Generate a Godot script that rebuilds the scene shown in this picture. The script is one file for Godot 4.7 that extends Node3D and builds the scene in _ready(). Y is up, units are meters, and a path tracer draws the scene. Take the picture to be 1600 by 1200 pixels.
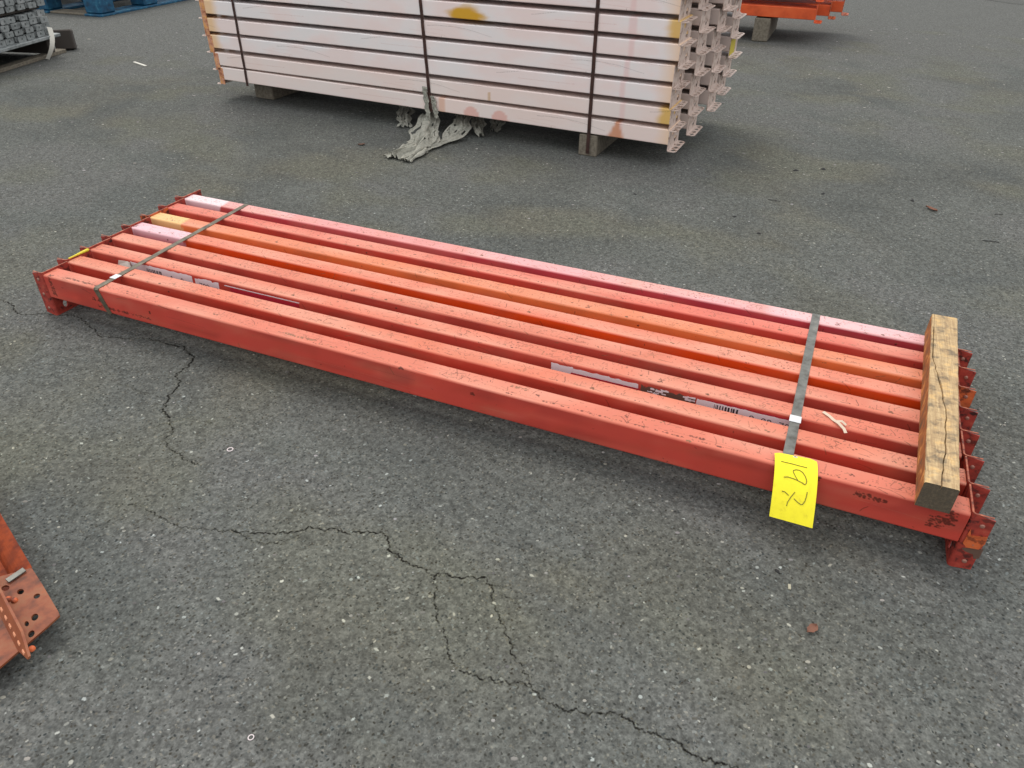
extends Node3D
# A yard of asphalt with a strapped bundle of red pallet rack beams in the foreground.
# World: camera at (0, 1.7, 0) looking along -z. Metres.

const ROT_RED := -0.39531
const RED_AT := Vector3(-2.09714, 0, -2.96916)
const ROT_WHITE := -0.42857
const WHITE_AT := Vector3(-2.56899, 0, -6.84911)
const RED_PITCH := 0.1402
const RED_TOP := 0.2064
const RED_W := 0.0815
const RED_H := 0.114

var rng := RandomNumberGenerator.new()
var M := {}
var taken := {}

# ---------------------------------------------------------------- mesh helper
class G:
	var v := PackedVector3Array()
	var n := PackedVector3Array()
	var uv := PackedVector2Array()
	var uv2 := PackedVector2Array()
	var c := PackedColorArray()
	var i := PackedInt32Array()

	func vert(p: Vector3, nn: Vector3, u := Vector2.ZERO, col := Color.WHITE, u2 := Vector2.ZERO) -> int:
		v.append(p); n.append(nn); uv.append(u); uv2.append(u2); c.append(col)
		return v.size() - 1

	func tri(a: int, b: int, d: int) -> void:
		# keeps the winding clockwise as seen from the side the normals point to
		var cr := (v[b] - v[a]).cross(v[d] - v[a])
		if cr.dot(n[a] + n[b] + n[d]) > 0.0:
			i.append_array([a, d, b])
		else:
			i.append_array([a, b, d])

	func quad_i(a: int, b: int, d: int, e: int) -> void:
		tri(a, b, d); tri(a, d, e)

	func quad(a: Vector3, b: Vector3, d: Vector3, e: Vector3, hint: Vector3, col := Color.WHITE, us := []) -> void:
		var nn := (b - a).cross(d - a)
		if nn.length_squared() < 1e-16:
			nn = (d - a).cross(e - a)
		if nn.length_squared() < 1e-16:
			return
		nn = nn.normalized()
		if nn.dot(hint) < 0.0:
			nn = -nn
		var u0 := Vector2(0, 0); var u1 := Vector2(1, 0); var u2_ := Vector2(1, 1); var u3 := Vector2(0, 1)
		if us.size() == 4:
			u0 = us[0]; u1 = us[1]; u2_ = us[2]; u3 = us[3]
		quad_i(vert(a, nn, u0, col), vert(b, nn, u1, col), vert(d, nn, u2_, col), vert(e, nn, u3, col))

	func mesh() -> ArrayMesh:
		var arr := []
		arr.resize(Mesh.ARRAY_MAX)
		arr[Mesh.ARRAY_VERTEX] = v; arr[Mesh.ARRAY_NORMAL] = n
		arr[Mesh.ARRAY_TEX_UV] = uv; arr[Mesh.ARRAY_TEX_UV2] = uv2
		arr[Mesh.ARRAY_COLOR] = c; arr[Mesh.ARRAY_INDEX] = i
		var m := ArrayMesh.new()
		m.add_surface_from_arrays(Mesh.PRIMITIVE_TRIANGLES, arr)
		return m

	func smooth() -> void:
		# normals averaged over shared vertices (vertices are shared by index)
		for k in n.size():
			n[k] = Vector3.ZERO
		for t in range(0, i.size(), 3):
			var cr := (v[i[t + 2]] - v[i[t]]).cross(v[i[t + 1]] - v[i[t]])
			for q in 3:
				n[i[t + q]] += cr
		for k in n.size():
			n[k] = n[k].normalized() if n[k].length_squared() > 1e-20 else Vector3.UP

	# bevelled box
	func box(at: Vector3, size: Vector3, b := 0.003, col := Color.WHITE, turn := Basis.IDENTITY, uvs := 1.0) -> void:
		var h := size * 0.5
		b = min(b, min(h.x, min(h.y, h.z)) * 0.45)
		var inn := h - Vector3(b, b, b)
		for ax in 3:
			for s in [-1.0, 1.0]:
				var nn := Vector3.ZERO; nn[ax] = s
				var p := (ax + 1) % 3; var q := (ax + 2) % 3
				var ids := []
				for st in [[-1, -1], [1, -1], [1, 1], [-1, 1]]:
					var w := Vector3.ZERO
					w[ax] = s * h[ax]; w[p] = st[0] * inn[p]; w[q] = st[1] * inn[q]
					var long := w[0] if ax != 0 else w[2]
					var short := w[1] if ax != 1 else w[2]
					ids.append(vert(at + turn * w, turn * nn, Vector2(long + at.x + at.z, short + at.y) * uvs, col))
				quad_i(ids[0], ids[1], ids[2], ids[3])
		if b < 1e-5:
			return
		for ax in 3:
			var p := (ax + 1) % 3; var q := (ax + 2) % 3
			for s1 in [-1.0, 1.0]:
				for s2 in [-1.0, 1.0]:
					var pts := []
					for e in [-1.0, 1.0]:
						var w1 := Vector3.ZERO; w1[ax] = e * inn[ax]; w1[p] = s1 * h[p]; w1[q] = s2 * inn[q]
						var w2 := Vector3.ZERO; w2[ax] = e * inn[ax]; w2[p] = s1 * inn[p]; w2[q] = s2 * h[q]
						pts.append(at + turn * w1); pts.append(at + turn * w2)
					var hint := Vector3.ZERO; hint[p] = s1; hint[q] = s2
					quad(pts[0], pts[1], pts[3], pts[2], turn * hint, col)
		for sx in [-1.0, 1.0]:
			for sy in [-1.0, 1.0]:
				for sz in [-1.0, 1.0]:
					var s3 := Vector3(sx, sy, sz)
					var nn := turn * s3.normalized()
					tri(vert(at + turn * (s3 * Vector3(h.x, inn.y, inn.z)), nn, Vector2.ZERO, col), vert(at + turn * (s3 * Vector3(inn.x, h.y, inn.z)), nn, Vector2.ZERO, col), vert(at + turn * (s3 * Vector3(inn.x, inn.y, h.z)), nn, Vector2.ZERO, col))

	# loft of closed rings (each the same number of points); flat caps at both ends
	func loft(rings: Array, col := Color.WHITE, crease := 0.5, caps := true, uscale := 1.0) -> void:
		var m: int = rings[0].size()
		var along := 0.0
		for k in range(rings.size() - 1):
			var r0: PackedVector3Array = rings[k]; var r1: PackedVector3Array = rings[k + 1]
			var step := r0[0].distance_to(r1[0])
			var mid := Vector3.ZERO
			for p in r0: mid += p
			mid /= m
			var around := 0.0
			for j in m:
				var j2 := (j + 1) % m
				var w := r0[j].distance_to(r0[j2])
				# outward = across the ring edge, in the ring's sense
				var nn := (r1[j] - r0[j]).cross(r0[j2] - r0[j])
				if nn.length_squared() > 1e-18:
					nn = nn.normalized()
					var ids := [vert(r0[j], nn, Vector2(along, around) * uscale, col), vert(r0[j2], nn, Vector2(along, around + w) * uscale, col), vert(r1[j2], nn, Vector2(along + step, around + w) * uscale, col), vert(r1[j], nn, Vector2(along + step, around) * uscale, col)]
					i.append_array([ids[0], ids[1], ids[2], ids[0], ids[2], ids[3]] if true else [])
				around += w
			along += step
		if caps:
			for e in 2:
				var r: PackedVector3Array = rings[0] if e == 0 else rings[rings.size() - 1]
				var o: PackedVector3Array = rings[1] if e == 0 else rings[rings.size() - 2]
				var nn := (r[0] - o[0]).normalized()
				var poly := PackedVector2Array()
				var ax := nn.cross(Vector3.UP).normalized() if absf(nn.y) < 0.9 else Vector3.RIGHT
				var ay := ax.cross(nn).normalized()
				for p in r: poly.append(Vector2(p.dot(ax), p.dot(ay)))
				var t := Geometry2D.triangulate_polygon(poly)
				var b0 := v.size()
				for p in r: vert(p, nn, Vector2(p.dot(ax), p.dot(ay)) * uscale, col)
				for k in range(0, t.size(), 3): tri(b0 + t[k], b0 + t[k + 1], b0 + t[k + 2])

	func tube(path: PackedVector3Array, rad: float, sides := 6, col := Color.WHITE) -> void:
		var rings := []
		for k in path.size():
			var d := (path[min(k + 1, path.size() - 1)] - path[max(k - 1, 0)]).normalized()
			var a := d.cross(Vector3.UP if absf(d.y) < 0.95 else Vector3.RIGHT).normalized()
			var bb := a.cross(d).normalized()
			var first := v.size()
			for s in sides:
				var an := TAU * s / sides
				var o := a * cos(an) + bb * sin(an)
				vert(path[k] + o * rad, o, Vector2(float(s) / sides, k), col)
			rings.append(first)
		for k in range(path.size() - 1):
			for s in sides:
				var s2 := (s + 1) % sides
				quad_i(rings[k] + s, rings[k] + s2, rings[k + 1] + s2, rings[k + 1] + s)

	# ribbon along a path: width direction wdir, thickness along the path's normal
	func ribbon(path: PackedVector3Array, wdir: Vector3, width: float, thick: float, col := Color.WHITE) -> void:
		var rings := []
		for k in path.size():
			var d := (path[min(k + 1, path.size() - 1)] - path[max(k - 1, 0)]).normalized()
			var nn := wdir.cross(d).normalized()
			var w := d.cross(nn).normalized() * width * 0.5
			var t := nn * thick * 0.5
			rings.append(PackedVector3Array([path[k] - w + t, path[k] + w + t, path[k] + w - t, path[k] - w - t]))
		var along := 0.0
		for k in range(rings.size() - 1):
			var r0: PackedVector3Array = rings[k]; var r1: PackedVector3Array = rings[k + 1]
			var st := path[k].distance_to(path[k + 1])
			var cen := (path[k] + path[k + 1]) * 0.5
			for j in 4:
				var j2 := (j + 1) % 4
				var fc := (r0[j] + r0[j2] + r1[j] + r1[j2]) * 0.25
				quad(r0[j], r0[j2], r1[j2], r1[j], fc - cen, col, [Vector2(along, 0), Vector2(along, width), Vector2(along + st, width), Vector2(along + st, 0)])
			along += st
		quad(rings[0][0], rings[0][1], rings[0][2], rings[0][3], path[0] - path[1], col)
		var z := rings.size() - 1
		quad(rings[z][0], rings[z][1], rings[z][2], rings[z][3], path[z] - path[z - 1], col)

	# a sheet of metal with holes: cells = [[Rect2, hole]], hole = null or [centre, rx, ry]; map(p, t) gives the place in space
	func sheet(cells: Array, whole: Rect2, thick: float, map: Callable, col := Color.WHITE, chamfer := 0.0, chamfer_x_only_below := 1e9) -> void:
		var cut := func(p: Vector2) -> Vector2:
			if chamfer > 0.0:
				for cx in [whole.position.x, whole.end.x]:
					if cx > chamfer_x_only_below: continue
					for cy in [whole.position.y, whole.end.y]:
						var dx: float = absf(p.x - cx); var dy: float = absf(p.y - cy)
						if dx + dy < chamfer:
							var lack: float = (chamfer - dx - dy) * 0.5
							p.x += lack * (1.0 if cx == whole.position.x else -1.0)
							p.y += lack * (1.0 if cy == whole.position.y else -1.0)
			return p
		var on_edge := func(a: Vector2, b: Vector2) -> bool:
			return (absf(a.x - whole.position.x) < 1e-5 and absf(b.x - whole.position.x) < 1e-5) or (absf(a.x - whole.end.x) < 1e-5 and absf(b.x - whole.end.x) < 1e-5) or (absf(a.y - whole.position.y) < 1e-5 and absf(b.y - whole.position.y) < 1e-5) or (absf(a.y - whole.end.y) < 1e-5 and absf(b.y - whole.end.y) < 1e-5)
		var h := thick * 0.5
		for cell in cells:
			var r: Rect2 = cell[0]
			var cen := r.get_center()
			var hole = cell[1]
			if hole != null: cen = hole[0]
			var corners := [r.position, Vector2(r.end.x, r.position.y), r.end, Vector2(r.position.x, r.end.y)]
			var angs := []
			for q in corners: angs.append((q - cen).angle())
			if hole != null:
				for k in 16: angs.append(-PI + TAU * (k + 0.37) / 16.0)
			angs.sort()
			var outer := []; var inner := []
			for a in angs:
				var d := Vector2(cos(a), sin(a))
				var tx: float = ((r.end.x if d.x > 0 else r.position.x) - cen.x) / d.x if absf(d.x) > 1e-6 else 1e9
				var ty: float = ((r.end.y if d.y > 0 else r.position.y) - cen.y) / d.y if absf(d.y) > 1e-6 else 1e9
				outer.append(cen + d * min(tx, ty))
				if hole != null: inner.append(cen + Vector2(d.x * hole[1], d.y * hole[2]))
			var m := outer.size()
			for k in m:
				var k2 := (k + 1) % m
				var oa: Vector2 = cut.call(outer[k]); var ob: Vector2 = cut.call(outer[k2])
				for s in [1.0, -1.0]:
					var A: Vector3 = map.call(oa, h * s); var B: Vector3 = map.call(ob, h * s)
					var hint: Vector3 = A - (map.call(oa, -h * s) as Vector3)
					if hole != null:
						quad(A, B, map.call(inner[k2], h * s), map.call(inner[k], h * s), hint, col)
					else:
						var Cc: Vector3 = map.call(cen, h * s)
						var nn := (B - A).cross(Cc - A).normalized()
						if nn.dot(hint) < 0: nn = -nn
						if (B - A).cross(Cc - A).length_squared() > 1e-18:
							tri(vert(A, nn, Vector2.ZERO, col), vert(B, nn, Vector2.ZERO, col), vert(Cc, nn, Vector2.ZERO, col))
				if hole != null:
					var im: Vector2 = (inner[k] + inner[k2]) * 0.5
					quad(map.call(inner[k], h), map.call(inner[k2], h), map.call(inner[k2], -h), map.call(inner[k], -h), (map.call(cen, 0.0) as Vector3) - (map.call(im, 0.0) as Vector3), col)
				if on_edge.call(outer[k], outer[k2]):
					var om: Vector2 = (oa + ob) * 0.5
					quad(map.call(oa, h), map.call(ob, h), map.call(ob, -h), map.call(oa, -h), (map.call(om, 0.0) as Vector3) - (map.call(cen, 0.0) as Vector3), col)

	# small dome (a rivet head) on a surface, looking along d
	func dome(at: Vector3, d: Vector3, rad: float, high: float, col := Color.WHITE) -> void:
		var a := d.cross(Vector3.UP if absf(d.y) < 0.9 else Vector3.RIGHT).normalized()
		var b := a.cross(d).normalized()
		var prev := -1
		for k in 4:
			var t := k / 3.0
			var rr := rad * cos(t * PI * 0.42); var hh := high * sin(t * PI * 0.5)
			var first := v.size()
			for s in 10:
				var an := TAU * s / 10.0
				var o := a * cos(an) + b * sin(an)
				vert(at + o * rr + d * hh, (o * (1.0 - t) + d * (0.15 + t)).normalized(), Vector2.ZERO, col)
			if prev >= 0:
				for s in 10: quad_i(prev + s, prev + (s + 1) % 10, first + (s + 1) % 10, first + s)
			prev = first
		var top := vert(at + d * high, d, Vector2.ZERO, col)
		for s in 10: tri(prev + s, prev + (s + 1) % 10, top)

# ---------------------------------------------------------------- node helpers
func numbered(called: String) -> String:
	var k: int = taken.get(called, -1) + 1
	taken[called] = k
	return called if k == 0 else "%s_%03d" % [called, k]

func lin(r: float, g: float, b: float) -> Color:
	return Color(r, g, b).linear_to_srgb()

func mat(name_: String, col: Color, rough := 0.7, metal := 0.0) -> StandardMaterial3D:
	var m := StandardMaterial3D.new()
	m.albedo_color = col.linear_to_srgb(); m.roughness = rough; m.metallic = metal
	m.resource_name = name_
	M[name_] = m
	return m

func thing(called: String, label: String, category: String, at := Vector3.ZERO, turn := 0.0, group := "") -> Node3D:
	var o := Node3D.new()
	o.name = numbered(called)
	add_child(o)
	o.position = at; o.rotation.y = turn
	o.set_meta("label", label); o.set_meta("category", category)
	if group != "": o.set_meta("group", group)
	return o

func obj(called: String, mesh: Mesh, m: Material, parent: Node3D) -> MeshInstance3D:
	var o := MeshInstance3D.new()
	o.name = called; o.mesh = mesh; o.material_override = m
	parent.add_child(o, true)
	return o

func single(called: String, mesh: Mesh, m: Material, label: String, category: String, at := Vector3.ZERO, turn := 0.0, group := "") -> MeshInstance3D:
	var o := MeshInstance3D.new()
	o.name = numbered(called); o.mesh = mesh; o.material_override = m
	add_child(o)
	o.position = at; o.rotation.y = turn
	o.set_meta("label", label); o.set_meta("category", category)
	if group != "": o.set_meta("group", group)
	return o

func tex(img: Image) -> ImageTexture:
	return ImageTexture.create_from_image(img)

# local (along, up, back) of a bundle to its own axes: z of the node points to the viewer's side
func L3(x: float, y: float, back: float) -> Vector3:
	return Vector3(x, y, -back)

# ---------------------------------------------------------------- textures
const NEAR_X := -2.7
const NEAR_Z := -4.9
const TILE := 4.3
const PX := 2048

func asphalt() -> void:
	var fn := FastNoiseLite.new()
	fn.seed = 11; fn.noise_type = FastNoiseLite.TYPE_VALUE; fn.frequency = 0.17
	fn.fractal_type = FastNoiseLite.FRACTAL_FBM; fn.fractal_octaves = 3; fn.fractal_gain = 1.0; fn.fractal_lacunarity = 2.3
	var base := fn.get_image(PX, PX, false, false, true)
	var hb := base.duplicate() as Image
	base.adjust_bcs(0.60, 0.50, 1.0)
	hb.adjust_bcs(0.9, 0.9, 1.0)
	base.convert(Image.FORMAT_RGB8)
	hb.convert(Image.FORMAT_L8)
	var d := base.get_data()
	var h := hb.get_data()
	var mask := PX - 1
	rng.seed = 4242
	# aggregate: small stones of many greys, a few pale ones
	for k in 150000:
		var x := rng.randi() & mask; var y := rng.randi() & mask
		var q := rng.randf()
		var rx := 0.6 + rng.randf() * 1.3
		if q > 0.90 and q < 0.93: rx = 1.2 + rng.randf() * 1.6
		if q > 0.985: rx = 1.1 + rng.randf() * 1.9
		var ry := rx * (0.55 + 0.5 * rng.randf())
		if rng.randf() < 0.5:
			var sw := rx; rx = ry; ry = sw
		var tone := 56.0 + 84.0 * rng.randf()
		var warm := rng.randf_range(-4.0, 5.0)
		if q > 0.90 and q < 0.93: tone = 104.0 + 40.0 * rng.randf()
		if q > 0.978: tone = 118.0 + 78.0 * pow(rng.randf(), 1.6)
		elif q < 0.10: tone = 60.0 + 14.0 * rng.randf()
		var ix := int(ceil(rx)); var iy := int(ceil(ry))
		var irx := 1.0 / (rx * rx); var iry := 1.0 / (ry * ry)
		var skew := rng.randf_range(-0.7, 0.7)
		for dy in range(-iy, iy + 1):
			for dx in range(-ix, ix + 1):
				var ex := dx + skew * dy
				if ex * ex * irx + dy * dy * iry <= 1.0:
					var at := ((y + dy) & mask) * PX + ((x + dx) & mask)
					var t := int(clampf(tone + ((dx * 7 + dy * 13) & 7) - 3.5, 0, 255))
					d[at * 3] = int(clampf(t + warm, 0, 255)); d[at * 3 + 1] = t; d[at * 3 + 2] = int(clampf(t - warm, 0, 255))
					h[at] = mini(255, 150 + int(tone * 0.25))
	var tile_a := Image.create_from_data(PX, PX, false, Image.FORMAT_RGB8, d)
	var tile_h := Image.create_from_data(PX, PX, false, Image.FORMAT_L8, h)
	# the same sheet again with the cracks of the near ground
	var cracks := [
		[1.0, [-1.240,-1.747, -1.174,-1.731, -1.086,-1.678, -1.054,-1.655, -0.995,-1.643, -0.932,-1.637, -0.863,-1.637, -0.816,-1.608, -0.764,-1.586, -0.719,-1.588, -0.679,-1.608, -0.651,-1.615]],
		[1.5, [-0.863,-1.637, -0.760,-1.626, -0.701,-1.633, -0.656,-1.639, -0.629,-1.653, -0.582,-1.648, -0.544,-1.652, -0.510,-1.634, -0.464,-1.638, -0.427,-1.642, -0.383,-1.629, -0.370,-1.599, -0.365,-1.564, -0.337,-1.544, -0.311,-1.521, -0.284,-1.504, -0.257,-1.498, -0.222,-1.471, -0.190,-1.481, -0.153,-1.463, -0.111,-1.465, -0.069,-1.466]],
		[1.2, [-0.069,-1.466, -0.050,-1.430, -0.045,-1.371, -0.030,-1.330, -0.009,-1.283, 0.001,-1.252, 0.011,-1.207, 0.036,-1.172, 0.051,-1.137, 0.060,-1.117, 0.078,-1.084, 0.108,-1.068, 0.143,-1.052, 0.190,-1.044]],
		[1.5, [0.190,-1.044, 0.237,-1.041, 0.278,-1.042, 0.305,-1.017, 0.337,-0.996, 0.370,-0.985, 0.403,-0.976, 0.421,-0.950, 0.453,-0.939, 0.483,-0.925, 0.521,-0.918, 0.563,-0.888, 0.62,-0.82, 0.70,-0.72]],
		[1.2, [-0.214,-1.472, -0.210,-1.359, -0.187,-1.291, -0.165,-1.260, -0.162,-1.219, -0.149,-1.183, -0.113,-1.152, -0.062,-1.135, -0.019,-1.126, 0.024,-1.123, 0.054,-1.117]],
		[0.6, [-0.050,-1.432, -0.022,-1.433, -0.008,-1.397, 0.009,-1.380, 0.03,-1.375]],
		[1.6, [-2.69,-3.20, -2.509,-3.137, -2.446,-3.113, -2.400,-3.089, -2.349,-3.057, -2.293,-2.985]],
		[1.3, [-2.293,-2.985, -2.238,-2.970, -2.197,-2.983, -2.141,-2.981, -2.017,-2.969, -1.971,-2.939, -1.918,-2.894, -1.863,-2.842, -1.831,-2.791, -1.776,-2.785, -1.671,-2.770, -1.632,-2.782, -1.556,-2.763, -1.483,-2.729]],
		[2.1, [-1.483,-2.729, -1.427,-2.717, -1.375,-2.656, -1.344,-2.630, -1.344,-2.570, -1.367,-2.519, -1.363,-2.481, -1.338,-2.451, -1.332,-2.409, -1.341,-2.362, -1.340,-2.316, -1.325,-2.255, -1.287,-2.208]],
		[1.2, [-1.287,-2.208, -1.265,-2.167, -1.239,-2.131, -1.255,-2.076, -1.210,-2.024, -1.161,-1.993, -1.133,-1.966, -1.084,-1.944]],
		[0.6, [-1.332,-2.144, -1.271,-2.182, -1.228,-2.204, -1.147,-2.190, -1.107,-2.186]],
		[0.5, [0.118,-1.469, 0.166,-1.507, 0.189,-1.535, 0.24,-1.56]],
		[0.5, [-1.42,-2.36, -1.50,-2.40, -1.58,-2.43]],
		[0.7, [-2.69,-3.62, -2.55,-3.58, -2.43,-3.60, -2.30,-3.52]],
	]
	for cr in cracks:
		crack(d, h, cr[0], cr[1])
	var near_a := Image.create_from_data(PX, PX, false, Image.FORMAT_RGB8, d)
	var near_h := Image.create_from_data(PX, PX, false, Image.FORMAT_L8, h)
	for pair in [["asphalt", tile_a, tile_h], ["asphalt_near", near_a, near_h]]:
		var m := mat(pair[0], Color(0.815, 0.832, 0.79), 0.95)
		m.metallic_specular = 0.25
		m.albedo_texture = tex(pair[1])
		m.heightmap_enabled = true
		m.heightmap_texture = tex(pair[2])
		m.heightmap_scale = 0.32
		m.vertex_color_use_as_albedo = true

func crack(d: PackedByteArray, h: PackedByteArray, wide: float, pts: Array) -> void:
	var s := PX / TILE
	var jit := FastNoiseLite.new(); jit.seed = int(pts[0] * 1000); jit.frequency = 0.06; jit.fractal_octaves = 4; jit.fractal_gain = 0.65
	var run := 0.0
	for k in range(0, pts.size() - 2, 2):
		var a := Vector2((pts[k] - NEAR_X) * s, (pts[k + 1] - NEAR_Z) * s)
		var b := Vector2((pts[k + 2] - NEAR_X) * s, (pts[k + 3] - NEAR_Z) * s)
		var along := (b - a).normalized(); var across := Vector2(-along.y, along.x)
		var steps := int(a.distance_to(b) * 2.0) + 1
		for t in steps:
			run += 0.5
			var p := a.lerp(b, float(t) / steps) + across * jit.get_noise_2d(run, 0.0) * 7.0
			var w := wide * (0.42 + 1.1 * absf(jit.get_noise_2d(run * 1.7, 90.0)))
			var strong := clampf(0.40 + 1.0 * jit.get_noise_2d(run * 2.3, 500.0), 0.08, 0.75)
			if jit.get_noise_2d(run * 0.5, 300.0) < -0.28 and wide < 1.3: w *= 0.4
			if rng.randf() < 0.55:
				var q := p + across * rng.randfn() * (2.2 + wide * 1.6) + along * rng.randf()
				var qx := int(q.x); var qy := int(q.y)
				if qx >= 0 and qy >= 0 and qx < PX and qy < PX:
					var qa := qy * PX + qx
					var cr_ := rng.randf()
					var to := 128.0 if cr_ < 0.3 else (104.0 if cr_ < 0.7 else 58.0)
					d[qa * 3] = int(lerpf(d[qa * 3], to * 1.03, 0.6)); d[qa * 3 + 1] = int(lerpf(d[qa * 3 + 1], to, 0.6)); d[qa * 3 + 2] = int(lerpf(d[qa * 3 + 2], to * 0.84, 0.6))
			var iw := int(ceil(w + 1.5))
			for dy in range(-iw, iw + 1):
				for dx in range(-iw, iw + 1):
					var x := int(p.x) + dx; var y := int(p.y) + dy
					if x < 0 or y < 0 or x >= PX or y >= PX: continue
					var r := Vector2(x + 0.5 - p.x, y + 0.5 - p.y).length()
					if r > w + 1.4: continue
					var at := y * PX + x
					var f := clampf(w - r + 0.5, 0.0, 1.0) * strong
					if f > 0.0:
						d[at * 3] = int(lerpf(d[at * 3], 20, f)); d[at * 3 + 1] = int(lerpf(d[at * 3 + 1], 19, f)); d[at * 3 + 2] = int(lerpf(d[at * 3 + 2], 17, f))
					var depth := clampf((w + 1.2 - r) / (w + 0.6), 0.0, 1.0)
					h[at] = mini(h[at], int(150 - 100 * depth))

# scratches and chipped paint: u runs along a beam (3.75 m), v round it
func scuffs(seed_: int, special: bool, count: int, groups := 16) -> ImageTexture:
	var W := 2048; var H := 256
	var img := Image.create_empty(W, H, false, Image.FORMAT_RGBA8)
	img.fill(Color(0.36, 0.26, 0.18, 0.0))
	rng.seed = seed_
	var tones := [Color(0.13, 0.07, 0.05), Color(0.24, 0.15, 0.10), Color(0.46, 0.38, 0.27), Color(0.18, 0.10, 0.07), Color(0.36, 0.26, 0.17)]
	for k in count:
		var x := rng.randf() * W
		var v := rng.randf()
		var q := rng.randf()
		if q < 0.30: v = 0.318 + rng.randfn() * 0.012
		elif q < 0.44: v = 0.505 + rng.randfn() * 0.012
		elif q < 0.80: v = 0.32 + rng.randf() * 0.185
		var y := clampf(v, 0.0, 0.995) * H
		var tone: Color = tones[rng.randi() % 5]
		var kind := rng.randf()
		if kind < 0.55:      # hairline scratch
			var ln := 4.0 + pow(rng.randf(), 3.0) * 34.0
			var an := rng.randfn() * 0.35 if rng.randf() < 0.5 else PI * 0.5 + rng.randfn() * 0.3
			var p := Vector2(x, y)
			var al := 0.35 + 0.5 * rng.randf()
			for t in int(ln):
				an += rng.randfn() * 0.045
				p += Vector2(cos(an), sin(an) * 0.8)
				dot_(img, p, 0.5 + 0.25 * rng.randf(), tone, al + 0.15)
		else:                # chip
			var r := 0.55 + pow(rng.randf(), 5.0) * 2.2
			for t in 1 + rng.randi() % 4:
				dot_(img, Vector2(x + rng.randfn() * r * 1.6, y + rng.randfn() * r * 0.7), r * (0.5 + 0.6 * rng.randf()), tone, 0.85)
	# groups of short cross scratches on the top, as forks leave them
	for k in groups:
		var x0 := rng.randf() * W
		for t in 4 + rng.randi() % 12:
			var p := Vector2(x0 + rng.randfn() * 26.0, (0.33 + rng.randf() * 0.16) * H)
			var an := PI * 0.5 + rng.randfn() * 0.45
			for s in 3 + rng.randi() % 9:
				p += Vector2(cos(an), sin(an)); an += rng.randfn() * 0.2
				dot_(img, p, 0.55, tones[rng.randi() % 5], 0.75)
	# long scrapes along the beam
	for k in 26:
		var p := Vector2(rng.randf() * W, (0.03 + 0.46 * rng.randf()) * H)
		var an := rng.randfn() * 0.03
		var pale := rng.randf() < 0.55
		for t in 60 + rng.randi() % 260:
			p += Vector2(cos(an), sin(an)); an += rng.randfn() * 0.006
			if rng.randf() < 0.8: dot_(img, p, 0.5, Color(0.80, 0.52, 0.44) if pale else tones[1], 0.32 if pale else 0.5)
	if special:
		# the marks of the front beam: [metres along, v, length, height, tone]
		for mk in [[1.36, 0.345, 0.16, 0.028, 2], [0.30, 0.13, 0.05, 0.04, 0], [3.42, 0.20, 0.05, 0.05, 0], [3.47, 0.19, 0.04, 0.04, 0], [3.28, 0.245, 0.025, 0.03, 0], [2.28, 0.42, 0.07, 0.035, 2], [2.12, 0.19, 0.02, 0.02, 0], [2.92, 0.36, 0.07, 0.02, 3], [1.83, 0.27, 0.02, 0.02, 0], [3.63, 0.13, 0.05, 0.12, 0], [3.66, 0.2, 0.03, 0.14, 0], [0.04, 0.18, 0.02, 0.3, 3], [0.2, 0.33, 0.2, 0.03, 1], [2.85, 0.315, 0.3, 0.006, 0], [2.5, 0.317, 0.25, 0.006, 3], [3.3, 0.316, 0.3, 0.006, 0], [0.45, 0.05, 0.3, 0.03, 3]]:
			var px: float = mk[0] / 3.75 * W; var py: float = mk[1] * H
			var area: float = mk[2] / 3.75 * W * mk[3] * H
			for t in int(area * 0.10) + 6:
				var g := Vector2(px + rng.randf_range(-0.5, 0.5) * mk[2] / 3.75 * W, py + rng.randf_range(-0.5, 0.5) * mk[3] * H)
				dot_(img, g, 0.8 + pow(rng.randf(), 2.0) * 2.2, tones[mk[4]].lerp(tones[rng.randi() % 5], 0.3), 0.75)
	return tex(img)

func dot_(img: Image, p: Vector2, r: float, col: Color, al: float) -> void:
	var W := img.get_width(); var H := img.get_height()
	var k := int(ceil(r))
	for dy in range(-k, k + 1):
		for dx in range(-k, k + 1):
			var q := Vector2(floor(p.x) + dx, floor(p.y) + dy)
			var f := clampf(r - Vector2(q.x + 0.5 - p.x, q.y + 0.5 - p.y).length() + 0.5, 0.0, 1.0)
			if f <= 0.0: continue
			var x := posmod(int(q.x), W); var y := posmod(int(q.y), H)
			var o := img.get_pixel(x, y)
			var a := maxf(o.a, al * f)
			img.set_pixel(x, y, Color(col.r, col.g, col.b, a))

func wood_tex(seed_: int, base: Color, dark: Color, warm := 0.6) -> ImageTexture:
	var W := 512; var H := 256
	var fn := FastNoiseLite.new(); fn.seed = seed_; fn.frequency = 1.0; fn.fractal_octaves = 4; fn.fractal_gain = 0.6
	var img := Image.create_empty(W, H, false, Image.FORMAT_RGB8)
	for y in H:
		for x in W:
			var g := fn.get_noise_2d(x * 0.006, y * 0.22) * 0.5 + 0.5
			var b := fn.get_noise_2d(x * 0.02 + 50.0, y * 0.02)      # stains
			var sm := fn.get_noise_2d(x * 0.11, y * 0.008 + 400.0)       # saw marks across
			var t := clampf(g * 0.9 + 0.12 + sm * 0.2 - b * 0.35, 0.0, 1.0)
			var c := dark.lerp(base, t)
			if b > 0.14: c = c.lerp(Color(0.34, 0.32, 0.28), clampf((b - 0.14) * 1.3, 0.0, 0.5))
			if b < -0.22: c = c.lerp(Color(0.93, 0.72, 0.40), clampf((-b - 0.22) * 1.6, 0.0, warm))
			img.set_pixel(x, y, c)
	return tex(img)

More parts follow.
